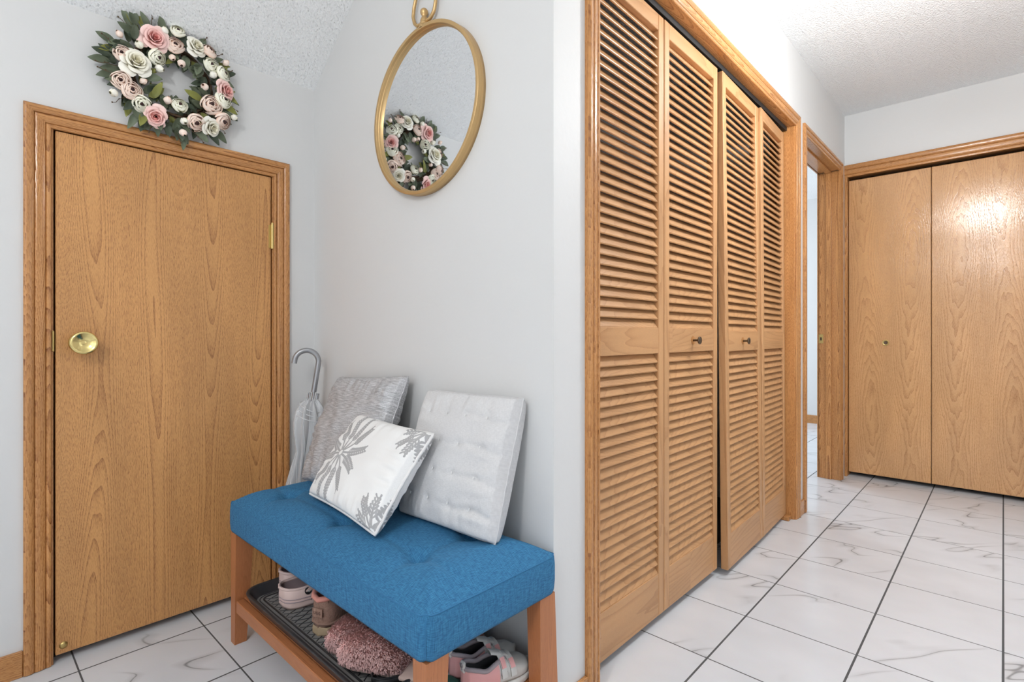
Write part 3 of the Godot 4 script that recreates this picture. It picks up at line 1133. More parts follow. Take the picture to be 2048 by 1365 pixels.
func wreath():
	var F = Transform3D(Basis(V(0, 0, -1), V(0, 1, 0), V(1, 0, 0)), V(XL, 1.722, -0.478))
	var t = thing("flower_wreath", "wreath of pink and cream roses with dark green leaves above the small oak door", "wreath", F)
	var r = RandomNumberGenerator.new()
	r.seed = 31
	var b = MB.new()
	for k in 5:
		var path = []
		for i in 60:
			var a = TAU * i / 60.0
			var rr = 0.108 + 0.010 * sin(a * 3.0 + k * 1.3)
			path.append(V(cos(a) * rr, sin(a) * rr, 0.014 + 0.008 * cos(a * 4.0 + k * 1.7)))
		b.tube(path, 0.0045, 6, false, true)
	part(t, "vine_ring", b.done(M.vine))
	# leaves
	var greens = [rgb(72, 80, 60), rgb(58, 68, 52), rgb(86, 95, 74), rgb(100, 110, 88), rgb(126, 128, 62)]
	var kinds = []
	for k in 10:
		kinds.append(leaf_mesh(0.046 + 0.003 * (k % 5), 0.020 + 0.002 * (k % 3), greens[k % 5], 0.10 + 0.06 * (k % 4), k))
	for i in 176:
		var inner = i % 3 == 0
		var a = TAU * i / 176.0 + r.randf_range(-0.08, 0.08)
		var rr = r.randf_range(0.108, 0.145) if not inner else r.randf_range(0.088, 0.110)
		var dirn = a + (r.randf_range(-1.0, 1.0) if not inner else PI + r.randf_range(-0.9, 0.9))
		var p = V(cos(a) * rr, sin(a) * rr, r.randf_range(0.020, 0.042))
		var y = V(cos(dirn), sin(dirn), r.randf_range(-0.05, 0.55)).normalized()
		var z = (V(0, 0, 1) + V(r.randf_range(-0.4, 0.4), r.randf_range(-0.4, 0.4), 0)).normalized()
		var x = y.cross(z).normalized()
		z = x.cross(y)
		part(t, "leaf", kinds[r.randi() % 10], Transform3D(Basis(x, y, z), p))
	# longer outer leaf tips seen at the edge of the wreath
	for q in [[-0.155, 0.060, 2.75], [-0.165, 0.020, 3.0], [-0.170, 0.000, 3.25], [-0.120, 0.130, 1.9], [-0.105, 0.140, 1.75], [-0.10, -0.14, 4.3], [-0.085, -0.145, 4.6], [-0.055, -0.150, 4.1], [0.03, -0.165, 4.75], [0.015, -0.155, 5.3], [0.11, -0.14, 5.4], [0.125, -0.13, 5.6], [0.155, -0.06, 6.0], [0.15, 0.075, 0.4]]:
		var y = V(cos(q[2]), sin(q[2]), 0.2).normalized()
		var x = y.cross(V(0, 0, 1)).normalized()
		part(t, "leaf", kinds[r.randi() % 4], Transform3D(Basis(x, y, x.cross(y)), V(q[0] * 0.93, q[1] * 0.93, 0.03)))
	b = MB.new()
	for i in 16:
		var a = TAU * i / 16.0 + r.randf_range(-0.15, 0.15)
		var p = V(cos(a) * 0.14, sin(a) * 0.14, 0.03)
		var path = []
		var d = V(cos(a + r.randf_range(-0.5, 0.5)), sin(a + r.randf_range(-0.5, 0.5)), 0.25).normalized()
		for k in 7:
			path.append(p + d * 0.0095 * k + V(r.randf_range(-1, 1), r.randf_range(-1, 1), r.randf_range(-1, 1)) * 0.0022)
		b.tube(path, 0.0009, 5)
		b.ball(path[6], 0.0024, 6, 4)
		b.ball(path[4] + V(0.002, 0.003, 0), 0.0018, 6, 4)
	part(t, "twig", b.done(M.vine)).set_meta("kind", "stuff")
	# flowers: kind, place in the plane of the wreath, radius
	var pink = [rgb(252, 168, 160), rgb(255, 222, 214)]
	var peach = [rgb(255, 212, 188), rgb(255, 236, 222)]
	var cream = [rgb(255, 251, 218), rgb(255, 254, 238)]
	var white = [rgb(255, 248, 216), rgb(255, 252, 240)]
	var made = {}
	for q in [["rose", pink, -0.053, 0.103, 0.038], ["rose", pink, -0.047, -0.128, 0.032], ["rose", pink, 0.141, 0.012, 0.031], ["rose", white, -0.100, 0.009, 0.039], ["rose", white, 0.058, 0.122, 0.029], ["rose", white, 0.101, -0.119, 0.029],
		["ran", peach, 0.002, 0.102, 0.024], ["ran", peach, -0.131, 0.029, 0.021], ["ran", peach, -0.132, -0.051, 0.023], ["ran", peach, -0.110, -0.074, 0.025], ["ran", peach, 0.096, 0.121, 0.021], ["ran", peach, 0.061, -0.114, 0.027], ["ran", peach, 0.104, -0.051, 0.029], ["ran", peach, 0.134, -0.085, 0.027],
		["ran", cream, -0.050, 0.053, 0.023], ["ran", cream, -0.083, -0.101, 0.023], ["ran", cream, 0.104, 0.083, 0.021], ["ran", cream, 0.134, 0.065, 0.023], ["ran", cream, 0.136, -0.021, 0.025], ["ran", cream, 0.015, -0.081, 0.022], ["ran", cream, 0.011, 0.149, 0.019],
		["bud", peach, -0.006, 0.074, 0.011], ["bud", peach, 0.021, 0.065, 0.013], ["bud", peach, -0.088, -0.039, 0.012], ["bud", peach, 0.092, 0.005, 0.014], ["bud", peach, -0.019, -0.082, 0.013], ["bud", peach, 0.021, -0.152, 0.013], ["bud", peach, -0.132, 0.077, 0.010], ["bud", peach, 0.143, 0.101, 0.011],
		["bud", white, -0.084, 0.065, 0.013], ["bud", white, -0.050, 0.020, 0.014], ["bud", white, -0.144, -0.091, 0.014], ["bud", white, 0.103, 0.048, 0.013], ["bud", white, 0.026, -0.116, 0.014], ["bud", white, 0.166, -0.063, 0.011], ["bud", white, -0.025, 0.129, 0.014]]:
		var key = q[0] + str(q[1][0]) + str(int(q[4] * 400))
		if not made.has(key):
			made[key] = flower(q[0], q[4] * (1.12 if q[0] != "bud" else 1.1), q[1][0], q[1][1], made.size() + 3)
		var p = V(q[2], q[3], 0)
		var rad = p.length()
		var outw = p.normalized() * clampf((rad - 0.10) * 9.0, -0.55, 0.55) + V(r.randf_range(-0.25, 0.25), r.randf_range(-0.25, 0.25), 1.0)
		if q[0] == "bud":
			outw += p.normalized() * (0.9 if rad > 0.1 else -0.9)
		var z = outw.normalized()
		var x = V(0, 1, 0).cross(z).normalized()
		var base = {"rose": 0.040, "ran": 0.038, "bud": 0.040}[q[0]]
		var spin = Basis(z, r.randf() * TAU)
		var f = part(t, {"rose": "rose", "ran": "ranunculus", "bud": "rosebud"}[q[0]], made[key], Transform3D(spin * Basis(x, z.cross(x), z), p + V(0, 0, base)))
		if q[0] == "ran":
			b = MB.new()
			b.xf = Transform3D(Basis.from_scale(V(1, 1, 0.5)), V(0, 0, q[4] * 0.93))
			b.ball(Vector3.ZERO, q[4] * 0.24, 10, 6)
			part(f, "flower_center", b.done(M.seed), Transform3D(), "dark flower center")


# ---------------------------------------------------------------- bench
const BX0 = -1.700
const BX1 = -0.745
const BZ0 = -0.948
const BZ1 = -0.572
const BY0 = 0.335
const BY1 = 0.418


func cushion_point(u, v):
	var hx = (BX1 - BX0) * 0.5
	var hz = (BZ1 - BZ0) * 0.5
	var r = 0.022
	var p = Vector2(u * hx, v * hz)
	var q = Vector2(maxf(absf(p.x) - (hx - r), 0), maxf(absf(p.y) - (hz - r), 0))
	if q.length() > r:
		q = q.normalized() * r
		p = Vector2(signf(p.x) * (hx - r + q.x) if absf(p.x) > hx - r else p.x, signf(p.y) * (hz - r + q.y) if absf(p.y) > hz - r else p.y)
	return p


func cushion_height(x, z):
	var hx = (BX1 - BX0) * 0.5
	var hz = (BZ1 - BZ0) * 0.5
	var ex = 1.0 - absf(x) / hx
	var ez = 1.0 - absf(z) / hz
	var e = clampf(minf(ex * hx, ez * hz) / 0.1, 0, 1)
	var y = BY1 + 0.042 * sin(e * PI / 2.0)
	for tx in [-0.3115, 0.0, 0.3115]:
		for tz in [-0.076, 0.080]:
			var d = Vector2(x - tx, z - tz).length()
			y -= 0.020 * exp(-d * d / 0.0006) + 0.008 * exp(-d * d / 0.005)
	# pulled seams between the tufts
	for tz in [-0.076, 0.080]:
		var d = z - tz
		y -= 0.0035 * exp(-d * d / 0.00008) * smoothstep(0.0, 0.08, ex * hx)
	for tx in [-0.3115, 0.0, 0.3115]:
		var d = x - tx
		y -= 0.0035 * exp(-d * d / 0.00008) * smoothstep(0.0, 0.08, ez * hz)
	return y


func bench():
	var C = V((BX0 + BX1) * 0.5, 0, (BZ0 + BZ1) * 0.5)
	var t = thing("bench", "wooden bench with a tufted blue upholstered seat and a low shelf", "bench", at(C))
	var b = MB.new()
	var nu = 120
	var nv = 56
	var P = []
	for i in nv + 1:
		var row = PackedVector3Array()
		for j in nu + 1:
			var p = cushion_point(j / float(nu) * 2.0 - 1.0, i / float(nv) * 2.0 - 1.0)
			row.append(V(p.x, cushion_height(p.x, p.y), p.y))
		P.append(row)
	b.grid(P, false, false, 0.955 / 0.36, 0.376 / 0.36)
	var loop = []
	for j in nu:
		loop.append(P[nv][j])
	for i in nv:
		loop.append(P[nv - i][nu])
	for j in nu:
		loop.append(P[0][nu - j])
	for i in nv:
		loop.append(P[i][0])
	var S = []
	var low = []
	for q in [[0.0, 0.0], [0.0018, -0.006], [0.0035, -0.022], [0.0035, -0.055], [0.0015, -0.076], [-0.002, -0.083], [-0.03, -0.084]]:
		var row = PackedVector3Array()
		for p in loop:
			var o = V(signf(p.x) if absf(p.x) > 0.45 else 0.0, 0, signf(p.z) if absf(p.z) > 0.17 else 0.0)
			row.append(p + o.normalized() * q[0] + V(0, q[1], 0))
		S.append(row)
	b.grid(S, true, false, 2.66 / 0.36, 0.085 / 0.36)
	b.span(V(-0.44, BY0 - 0.006, -0.15), V(0.44, BY0 + 0.002, 0.15), 0.0)
	var seat = part(t, "seat_cushion", b.done(M.blue))
	b = MB.new()
	var pipe = []
	for k in range(0, loop.size(), 2):
		pipe.append(loop[k] + V(0, 0.0005, 0))
	b.tube(pipe, 0.0014, 6, false, true)
	for sx in [-1, 1]:
		var p = V(sx * (0.4775 - 0.0064), 0, 0.188 - 0.0064)
		b.tube([p + V(0, BY1, 0), p + V(sx * 0.0026, BY1 - 0.02, 0.0026), p + V(sx * 0.0026, BY0 + 0.018, 0.0026), p + V(0, BY0 + 0.008, 0)], 0.0014, 6)
	part(seat, "piping", b.done(M.blue_seam))
	for tx in [-0.3115, 0.0, 0.3115]:
		for tz in [-0.076, 0.080]:
			b = MB.new()
			b.xf = at(V(tx, cushion_height(tx, tz) - 0.001, tz))
			b.lathe([Vector2(0.010, -0.003), Vector2(0.0098, 0.001), Vector2(0.007, 0.0035), Vector2(0, 0.0042)], 16)
			part(seat, "button", b.done(M.blue_seam))
	# legs: outer faces upright, inner faces tapering
	for sx in [-1, 1]:
		for sz in [-1, 1]:
			b = MB.new()
			b.tw = 0.2
			b.th = 1.0
			b.off = ro()
			var x0 = sx * 0.4745
			var z0 = sz * 0.183
			var kick = 0.0 if sz > 0 else -0.016
			var xt = x0 - sx * 0.040
			var xb = x0 - sx * 0.030
			var zt = z0 - sz * 0.052
			var zb = z0 - sz * 0.034 + kick * -sz * -1.0
			var z0b = z0 + kick
			b.hexa([V(x0, 0, z0b), V(xb, 0, z0b), V(xb, 0, zb), V(x0, 0, zb), V(x0, BY0, z0), V(xt, BY0, z0), V(xt, BY0, zt), V(x0, BY0, zt)])
			part(t, "leg", b.done(M.bench_wood))
	for sz in [-1, 1]:
		board(t, "shelf_rail", V(-0.436, 0.098, sz * 0.182 - 0.011 - sz * 0.011), V(0.436, 0.1345, sz * 0.182 + 0.011 - sz * 0.011), M.bench_wood, 0, 0.002, ro())
	for sx in [-1, 1]:
		board(t, "shelf_rail", V(sx * 0.455 - 0.010, 0.098, -0.150), V(sx * 0.455 + 0.010, 0.120, 0.150), M.bench_wood, 2, 0.002, ro())
	for k in 5:
		var z = -0.128 + k * 0.064
		board(t, "shelf_slat", V(-0.468, 0.1205, z - 0.029), V(0.468, 0.1345, z + 0.029), M.bench_wood, 0, 0.0015, ro())


# ---------------------------------------------------------------- cushions
func pillow_mesh(w, h, th, m, us, vs, wrinkle, sd, bow = 0.07, full = 0.42, creased = false):
	var b = MB.new()
	var f = noise(1.0, sd)
	var nn = 72
	for s in [1.0, -1.0]:
		var P = []
		for i in nn + 1:
			var row = PackedVector3Array()
			for j in nn + 1:
				var q = pillow_point(j / float(nn) * 2.0 - 1.0, i / float(nn) * 2.0 - 1.0, s, w, h, th, bow, full, f, wrinkle)
				if creased and s > 0.0:
					var e = clampf(q.z / (th * 0.35), 0.0, 1.0)
					for k in 4:
						var d = q.y + 0.108 - 0.072 * k + 0.05 * q.x + 0.004 * sin(q.x * 40.0 + k)
						q.z -= 0.006 * exp(-d * d / 0.00005) * smoothstep(-0.06, 0.14, q.x) * e
						for i2 in 4:
							var g = Vector2(q.x + 0.108 - 0.072 * i2, q.y + 0.108 - 0.072 * k).length()
							q.z -= 0.005 * exp(-g * g / 0.0001) * e
				row.append(q)
			P.append(row)
		b.grid(P, false, false, us, vs, s)
	return b.done(m)


func pillow_point(u, v, s, w, h, th, bow, full, f, wrinkle):
	var x = w * 0.5 * u * (1.0 - bow * (1.0 - v * v) * absf(u))
	var y = h * 0.5 * v * (1.0 - bow * (1.0 - u * u) * absf(v))
	var cut = 1.0 - 0.018 * pow(u * u * v * v, 2.0)
	x *= cut
	y *= cut
	var e = maxf((1.0 - u * u) * (1.0 - v * v), 0.0)
	var z = th * 0.5 * pow(e, full)
	var edge = smoothstep(0.0, 0.25, e)
	# folds run in from the side seams
	var fold = f.get_noise_2d(y * 42.0, x * 5.0 + s * 9.0) * smoothstep(0.25, 1.0, absf(u)) + f.get_noise_2d(x * 42.0 + 50.0, y * 5.0 + s * 9.0) * smoothstep(0.3, 1.0, absf(v)) * 0.7
	var soft = f.get_noise_2d(x * 9.0 + 20.0, y * 9.0 + s * 5.0)
	z += (fold * wrinkle + soft * wrinkle * 0.8) * edge
	return V(x, y, maxf(z, 0.0) * s)


func seam_mesh(w, h, bow, rad, m, sd):
	var f = noise(1.0, sd)
	var path = []
	for k in 120:
		var q = k / 120.0 * 4.0
		var g = int(q)
		var a = (q - g) * 2.0 - 1.0
		var uv = [Vector2(a, -1), Vector2(1, a), Vector2(-a, 1), Vector2(-1, -a)][g]
		path.append(pillow_point(uv.x, uv.y, 1.0, w, h, 0.0, bow, 0.5, f, 0.0) + V(0, 0, f.get_noise_1d(k * 0.35) * 0.0015))
	var b = MB.new()
	b.tube(path, rad, 6, false, true)
	return b.done(m)


func toward_camera(p, k):
	return p.lerp(V(0, 0.92, 0), k)


func pillows():
	var g = "cushions on the blue bench"
	var t = thing("cushion", "metallic silver grey woven cushion leaning on the wall beside the umbrella", "cushion", Transform3D(Basis(V(0.998, 0.060, 0.014), V(-0.049, 0.915, -0.400), V(-0.037, 0.399, 0.916)).orthonormalized(), toward_camera(V(-1.492, 0.621, -0.864), 0.012)), g)
	part(t, "cover", pillow_mesh(0.412, 0.362, 0.105, M.silver, 1.6, 1.4, 0.008, 3, 0.05, 0.30))
	part(t, "seam", seam_mesh(0.412, 0.362, 0.05, 0.0024, M.silver, 4))
	t = thing("cushion", "plain pale grey quilted cushion with stitch dimples nearest the closet", "cushion", Transform3D(Basis(V(0.999, 0.008, -0.032), V(-0.017, 0.952, -0.305), V(0.028, 0.305, 0.952)).orthonormalized(), V(-0.994, 0.612, -0.872)), g)
	part(t, "cover", pillow_mesh(0.338, 0.336, 0.105, M.linen, 1.6, 1.6, 0.004, 13, 0.025, 0.20, true))
	part(t, "seam", seam_mesh(0.338, 0.336, 0.025, 0.002, M.linen, 14))
	var b = MB.new()
	for i in 4:
		for j in 4:
			var x = -0.108 + 0.072 * i
			var y = -0.108 + 0.072 * j
			var f = noise(1.0, 13)
			var p = pillow_point(x / 0.1725, y / 0.171, 1.0, 0.338, 0.336, 0.105, 0.025, 0.20, f, 0.0035)
			b.span(p + V(-0.0012, -0.003, -0.001), p + V(0.0012, 0.003, 0.0012), 0.0004)
	part(t, "tufting_stitches", b.done(M.white_cloth))
	t = thing("cushion", "white cushion embroidered with grey coral sprigs in front of the two grey cushions", "cushion", Transform3D(Basis(V(0.995, -0.006, 0.103), V(0.066, 0.805, -0.590), V(-0.079, 0.594, 0.801)).orthonormalized(), toward_camera(V(-1.293, 0.557, -0.793), 0.055)), g)
	part(t, "cover", pillow_mesh(0.406, 0.262, 0.095, M.embroidery, 1.0, 1.0, 0.005, 23, 0.06, 0.30))
	part(t, "seam", seam_mesh(0.406, 0.262, 0.06, 0.004, M.white_cloth, 24))


# ---------------------------------------------------------------- umbrella in the corner
func umbrella():
	var base = V(-1.812, 0.004, -0.772)
	var top = V(-1.800, 0.822, -0.905)
	var ax = (top - base).normalized()
	var t = thing("umbrella", "clear plastic umbrella with a grey crook handle leaning in the corner behind the bench", "umbrella", at(base))
	var hd = V(-0.43, 0, 0.90)
	hd = (hd - ax * hd.dot(ax)).normalized()
	var L = (top - base).length()
	var path = []
	path.append(ax * (L - 0.105))
	path.append(ax * (L - 0.05))
	for i in 17:
		var a = PI * i / 16.0
		path.append(ax * (L + sin(a) * 0.040) + hd * (0.040 - cos(a) * 0.040))
	path.append(ax * (L - 0.012) + hd * 0.080)
	var b = MB.new()
	b.tube(path, 0.0092, 16)
	part(t, "handle", b.done(M.grey_handle))
	b = MB.new()
	b.tube([ax * 0.0, ax * 0.02, ax * 0.06], [0.0025, 0.0045, 0.0048], 10)
	b.tube([ax * 0.06, ax * (L - 0.1)], 0.0046, 10)
	part(t, "shaft", b.done(M.steel))
	var side = hd.cross(ax).normalized()
	# rib tips round the runner, ribs inside the sheet
	for k in 8:
		var a = TAU * k / 8.0
		var d = hd * cos(a) + side * sin(a)
		b = MB.new()
		b.tube([ax * (L - 0.128) + d * 0.017, ax * (L - 0.108) + d * 0.0175], 0.0030, 8)
		b.tube([ax * (L - 0.128) + d * 0.016, ax * 0.4 + d * 0.014, ax * 0.08 + d * 0.006], 0.0012, 5)
		part(t, "rib", b.done(M.steel))
	# folded sheet: eight soft lobes, twisted, full below the runner and narrow below
	b = MB.new()
	var prof = [[0.698, 0.017], [0.690, 0.026], [0.672, 0.041], [0.650, 0.050], [0.615, 0.052], [0.58, 0.047], [0.545, 0.038], [0.51, 0.028], [0.46, 0.034], [0.40, 0.040], [0.33, 0.038], [0.25, 0.026], [0.17, 0.018], [0.10, 0.011], [0.07, 0.006]]
	var P = []
	for i in prof.size():
		var row = PackedVector3Array()
		for j in 128:
			var a = TAU * j / 128.0
			var q = prof[i]
			var lobe = 0.5 + 0.5 * cos(8.0 * a + q[0] * 9.0)
			var rad = q[1] * (1.0 - 0.36 * (1.0 - pow(lobe, 0.6))) * (1.0 + 0.08 * sin(3.0 * a + q[0] * 14.0))
			var an = a + q[0] * 3.0
			row.append(ax * (q[0] + 0.006 * sin(8.0 * a) * (1.0 if i < 3 else 0.3)) + (hd * cos(an) + side * sin(an)) * rad)
		P.append(row)
	b.grid(P, true)
	part(t, "canopy", b.done(M.plastic), Transform3D(), "clear folded plastic canopy")
	b = MB.new()  # pale tubes along the folds stand in for highlights on the plastic
	for k in 16:
		var path2 = []
		for i in range(1, prof.size() - 1):
			var q = prof[i]
			var a = TAU * k / 16.0 + 0.12 * sin(q[0] * 20.0 + k)
			var lobe = 0.5 + 0.5 * cos(8.0 * a + q[0] * 9.0)
			var rad = q[1] * (1.0 - 0.36 * (1.0 - pow(lobe, 0.6))) * (1.0 + 0.08 * sin(3.0 * a + q[0] * 14.0)) + 0.0006
			var an = a + q[0] * 3.0
			path2.append(ax * q[0] + (hd * cos(an) + side * sin(an)) * rad)
		b.tube(path2.slice(0, 11), 0.0005 + 0.0003 * (k % 3), 5)
	part(t, "fold_glint", b.done(M.hem_and_glint), Transform3D(), "pale threads painting highlights on the folds of the clear sheet")
	b = MB.new()
	for k in 3:
		var wrap = []
		for i in 40:
			var a = TAU * i / 40.0
			wrap.append(ax * (0.672 - 0.016 * k + 0.016 * sin(a + 0.6)) + (hd * cos(a) + side * sin(a)) * (0.040 + 0.005 * k))
		b.tube(wrap, 0.0014, 6, false, true)
	part(t, "hem", b.done(M.hem_and_glint))


# ---------------------------------------------------------------- boot tray and shoes
func ring_rect(cx, cz, hx, hz, r, y, n = 8):
	var row = PackedVector3Array()
	for c in 4:
		var sx = [1, -1, -1, 1][c]
		var sz = [1, 1, -1, -1][c]
		for k in n + 1:
			var a = (c + k / float(n)) * PI / 2.0
			row.append(V(cx + sx * (hx - r) + cos(a) * r, y, cz + sz * (hz - r) + sin(a) * r))
	return row


func boot_tray():
	var t = thing("boot_tray", "black rubber boot tray with a raised diamond pattern on the bench shelf", "tray", at(V(-1.300, 0.1345, -0.766)))
	var hx = 0.352
	var hz = 0.178
	var b = MB.new()
	var P = []
	for q in [[-0.020, 0.0], [-0.010, 0.006], [0.0, 0.029], [0.001, 0.032], [-0.003, 0.0335], [-0.008, 0.032], [-0.010, 0.028], [-0.022, 0.008], [-0.028, 0.0055]]:
		P.append(ring_rect(0, 0, hx + q[0], maxf(hz + q[0], 0.001), maxf(0.055 + q[0], 0.0005), q[1]))
	b.grid(P, true, false)
	part(t, "pan", b.done(M.rubber))
	b = MB.new()
	b.grid([ring_rect(0, 0, hx - 0.0275, hz - 0.0275, 0.0275, 0.0056), ring_rect(0, 0, hx - 0.09, hz - 0.09, 0.0008, 0.0052), ring_rect(0, 0, hx - 0.177, 0.0008, 0.0005, 0.0052)], true)
	part(t, "pan_floor", b.done(M.dusty_rubber), Transform3D(), "dusty grey tray bottom")
	b = MB.new()
	var ix = hx - 0.050
	var iz = hz - 0.050
	var border = ring_rect(0, 0, ix + 0.006, iz + 0.006, 0.02, 0.0062, 6)
	b.tube(border, 0.0026, 6, false, true)
	var border2 = ring_rect(0, 0, ix + 0.017, iz + 0.017, 0.03, 0.0058, 6)
	b.tube(border2, 0.0018, 6, false, true)
	# two families of wavy diagonals make the diamonds
	var step = 0.025
	for fam in [-1.0, 1.0]:
		for k in range(-18, 19):
			var path = []
			for i in 81:
				var z = -iz + 2.0 * iz * i / 80.0
				var x = k * step + fam * z * 0.55 + 0.0016 * sin(z * TAU / 0.045 + fam)
				if absf(x) <= ix:
					path.append(V(x, 0.0052, z))
			if path.size() > 3:
				b.tube(path, 0.0017, 5)
	part(t, "diamond_ridges", b.done(M.rubber))


func sta(st, s, k):
	for i in st.size() - 1:
		if s <= st[i + 1][0]:
			var a = st[i]
			var c = st[i + 1]
			var p = st[maxi(i - 1, 0)]
			var n = st[mini(i + 2, st.size() - 1)]
			return cubic_interpolate(a[k], c[k], p[k], n[k], clampf((s - a[0]) / maxf(c[0] - a[0], 0.0001), 0, 1))
	return st[st.size() - 1][k]


# stations: [place along the shoe 0 heel .. 1 toe, half width, top height, half width of the opening, floor height]
func shell_mesh(L, st, m, inner = null, grow = 0.0, s_to = 1.0, s_from = 0.0):
	var b = MB.new()
	b.th = 0.2
	var rows = 34
	var P = []
	var I = []
	for i in rows + 1:
		var q = i / float(rows)
		var s = lerpf(s_from, s_to, 0.5 - 0.5 * cos(PI * q))
		var w = maxf(sta(st, s, 1), 0.0008) + grow
		var h = maxf(sta(st, s, 2), 0.003)
		var o = clampf(sta(st, s, 3), 0.0, w * 0.97)
		var f = sta(st, s, 4)
		var row = PackedVector3Array()
		var half = []
		for k in 7:
			var a = k / 6.0 * PI / 2.0
			half.append(Vector2(lerpf(o, w, sin(a)), lerpf(h, f + (h - f) * 0.42, 1.0 - cos(a))))
		half.append(Vector2(w * 0.99, f + (h - f) * 0.15))
		half.append(Vector2(w * 0.94, f))
		for k in half.size():
			row.append(V(half[k].x, half[k].y, -L * s))
		for k in half.size():
			var hk = half[half.size() - 1 - k]
			row.append(V(-hk.x, hk.y, -L * s))
		if i == 0:
			var flat = PackedVector3Array()
			for q0 in row:
				flat.append(V(0, q0.y, q0.z + 0.0004))
			P.append(flat)
		P.append(row)
		if inner and o > 0.004:
			var r2 = PackedVector3Array()
			var t = 0.006
			var ins = [Vector2(o, h), Vector2(o - 0.001, h - 0.004), Vector2(maxf(minf(o, w - t), 0.001), h - 0.010), Vector2(maxf(w * 0.94 - t, 0.001), f + (h - f) * 0.45), Vector2(maxf(w * 0.85 - t, 0.0005), f + 0.010), Vector2(0.0003, f + 0.008)]
			for k in ins.size():
				r2.append(V(ins[k].x, ins[k].y, -L * s))
			for k in ins.size():
				var hk = ins[ins.size() - 1 - k]
				r2.append(V(-hk.x, hk.y, -L * s))
			I.append(r2)
	b.grid(P)
	var res = [b.done(m)]
	if inner and I.size() > 2:
		var c = MB.new()
		c.grid(I, false, false, 1, 1, 0)
		res.append(c.done(inner))
	return res


func shoe(called, label, category, p, deg, group = ""):
	return thing(called, label, category, Transform3D(Basis(Vector3.UP, deg_to_rad(deg)), p), group)


func clog(label, p, deg):
	var t = shoe("clog", label, "clog", p, deg, "pair of lilac clogs")
	var st = [[0.0, 0.002, 0.058, 0.001, 0.012], [0.02, 0.024, 0.058, 0.016, 0.005], [0.07, 0.040, 0.057, 0.030, 0.001], [0.16, 0.048, 0.055, 0.037, 0.0], [0.30, 0.050, 0.057, 0.039, 0.001], [0.46, 0.049, 0.066, 0.036, 0.001], [0.52, 0.049, 0.076, 0.026, 0.001], [0.56, 0.050, 0.082, 0.002, 0.001], [0.70, 0.050, 0.078, 0.0, 0.001], [0.86, 0.046, 0.064, 0.0, 0.002], [0.96, 0.030, 0.046, 0.0, 0.008], [1.0, 0.004, 0.030, 0.0, 0.014]]
	var m = shell_mesh(0.238, st, M.clog, M.clog_in)
	var u = part(t, "upper", m[0])
	part(t, "footbed", m[1], Transform3D(), "darker lilac footbed")
	var b = MB.new()
	for y in [0.022, 0.030]:
		var path = []
		for i in 41:
			var q = i / 40.0 * 2.0 - 1.0
			var s = absf(q) * 0.55
			var w = sta(st, s, 1) * (1.0 if y < 0.025 else 0.995) + 0.0006
			path.append(V(w * signf(q) if absf(q) > 0.001 else 0.0, y, -0.238 * s))
		b.tube(path, 0.0016, 5)
	part(u, "groove_line", b.done(M.clog_in))
	b = MB.new()
	var rim = []
	for i in 49:
		var q = i / 48.0 * 2.0 - 1.0
		var s = 0.003 + absf(q) * 0.53
		rim.append(V((sta(st, s, 3) + 0.0015) * signf(q), sta(st, s, 2) - 0.001, -0.238 * s))
	b.tube(rim, 0.0042, 8)
	part(u, "rim", b.done(M.clog))
	for sd in [-1, 1]:
		b = MB.new()
		b.xf = aim(V(sd * 0.0485, 0.046, -0.238 * 0.28), V(sd, 0.12, 0))
		b.lathe([Vector2(0, -0.004), Vector2(0.0095, -0.004), Vector2(0.0095, 0.0022), Vector2(0.0082, 0.0034), Vector2(0.0075, 0.0026), Vector2(0, 0.0026)], 24)
		var rv = part(t, "strap_rivet", b.done(M.black), Transform3D(), "black round strap rivet")
		b = MB.new()
		b.xf = aim(V(sd * 0.0485, 0.046, -0.238 * 0.28), V(sd, 0.12, 0))
		b.tube([V(-0.004, 0.003, -0.002), V(0.000, 0.003, 0.001), V(0.004, 0.003, 0.000)], [0.0012, 0.0026, 0.0008], 8)
		part(t, "emblem", b.done(M.pale))
	b = MB.new()
	var arc = []
	for i in 25:
		var a = PI * i / 24.0
		arc.append(V(cos(a) * 0.0515, 0.048 + sin(a) * 0.046, -0.238 * 0.28 - sin(a) * 0.060))
	var Pr = []
	for p2 in arc:
		Pr.append(PackedVector3Array([p2 + V(0, -0.002, 0.008), p2 + V(0, 0.002, 0.0075), p2 + V(0, 0.002, -0.0075), p2 + V(0, -0.002, -0.008)]))
	b.grid(Pr, true)
	part(t, "strap", b.done(M.clog))


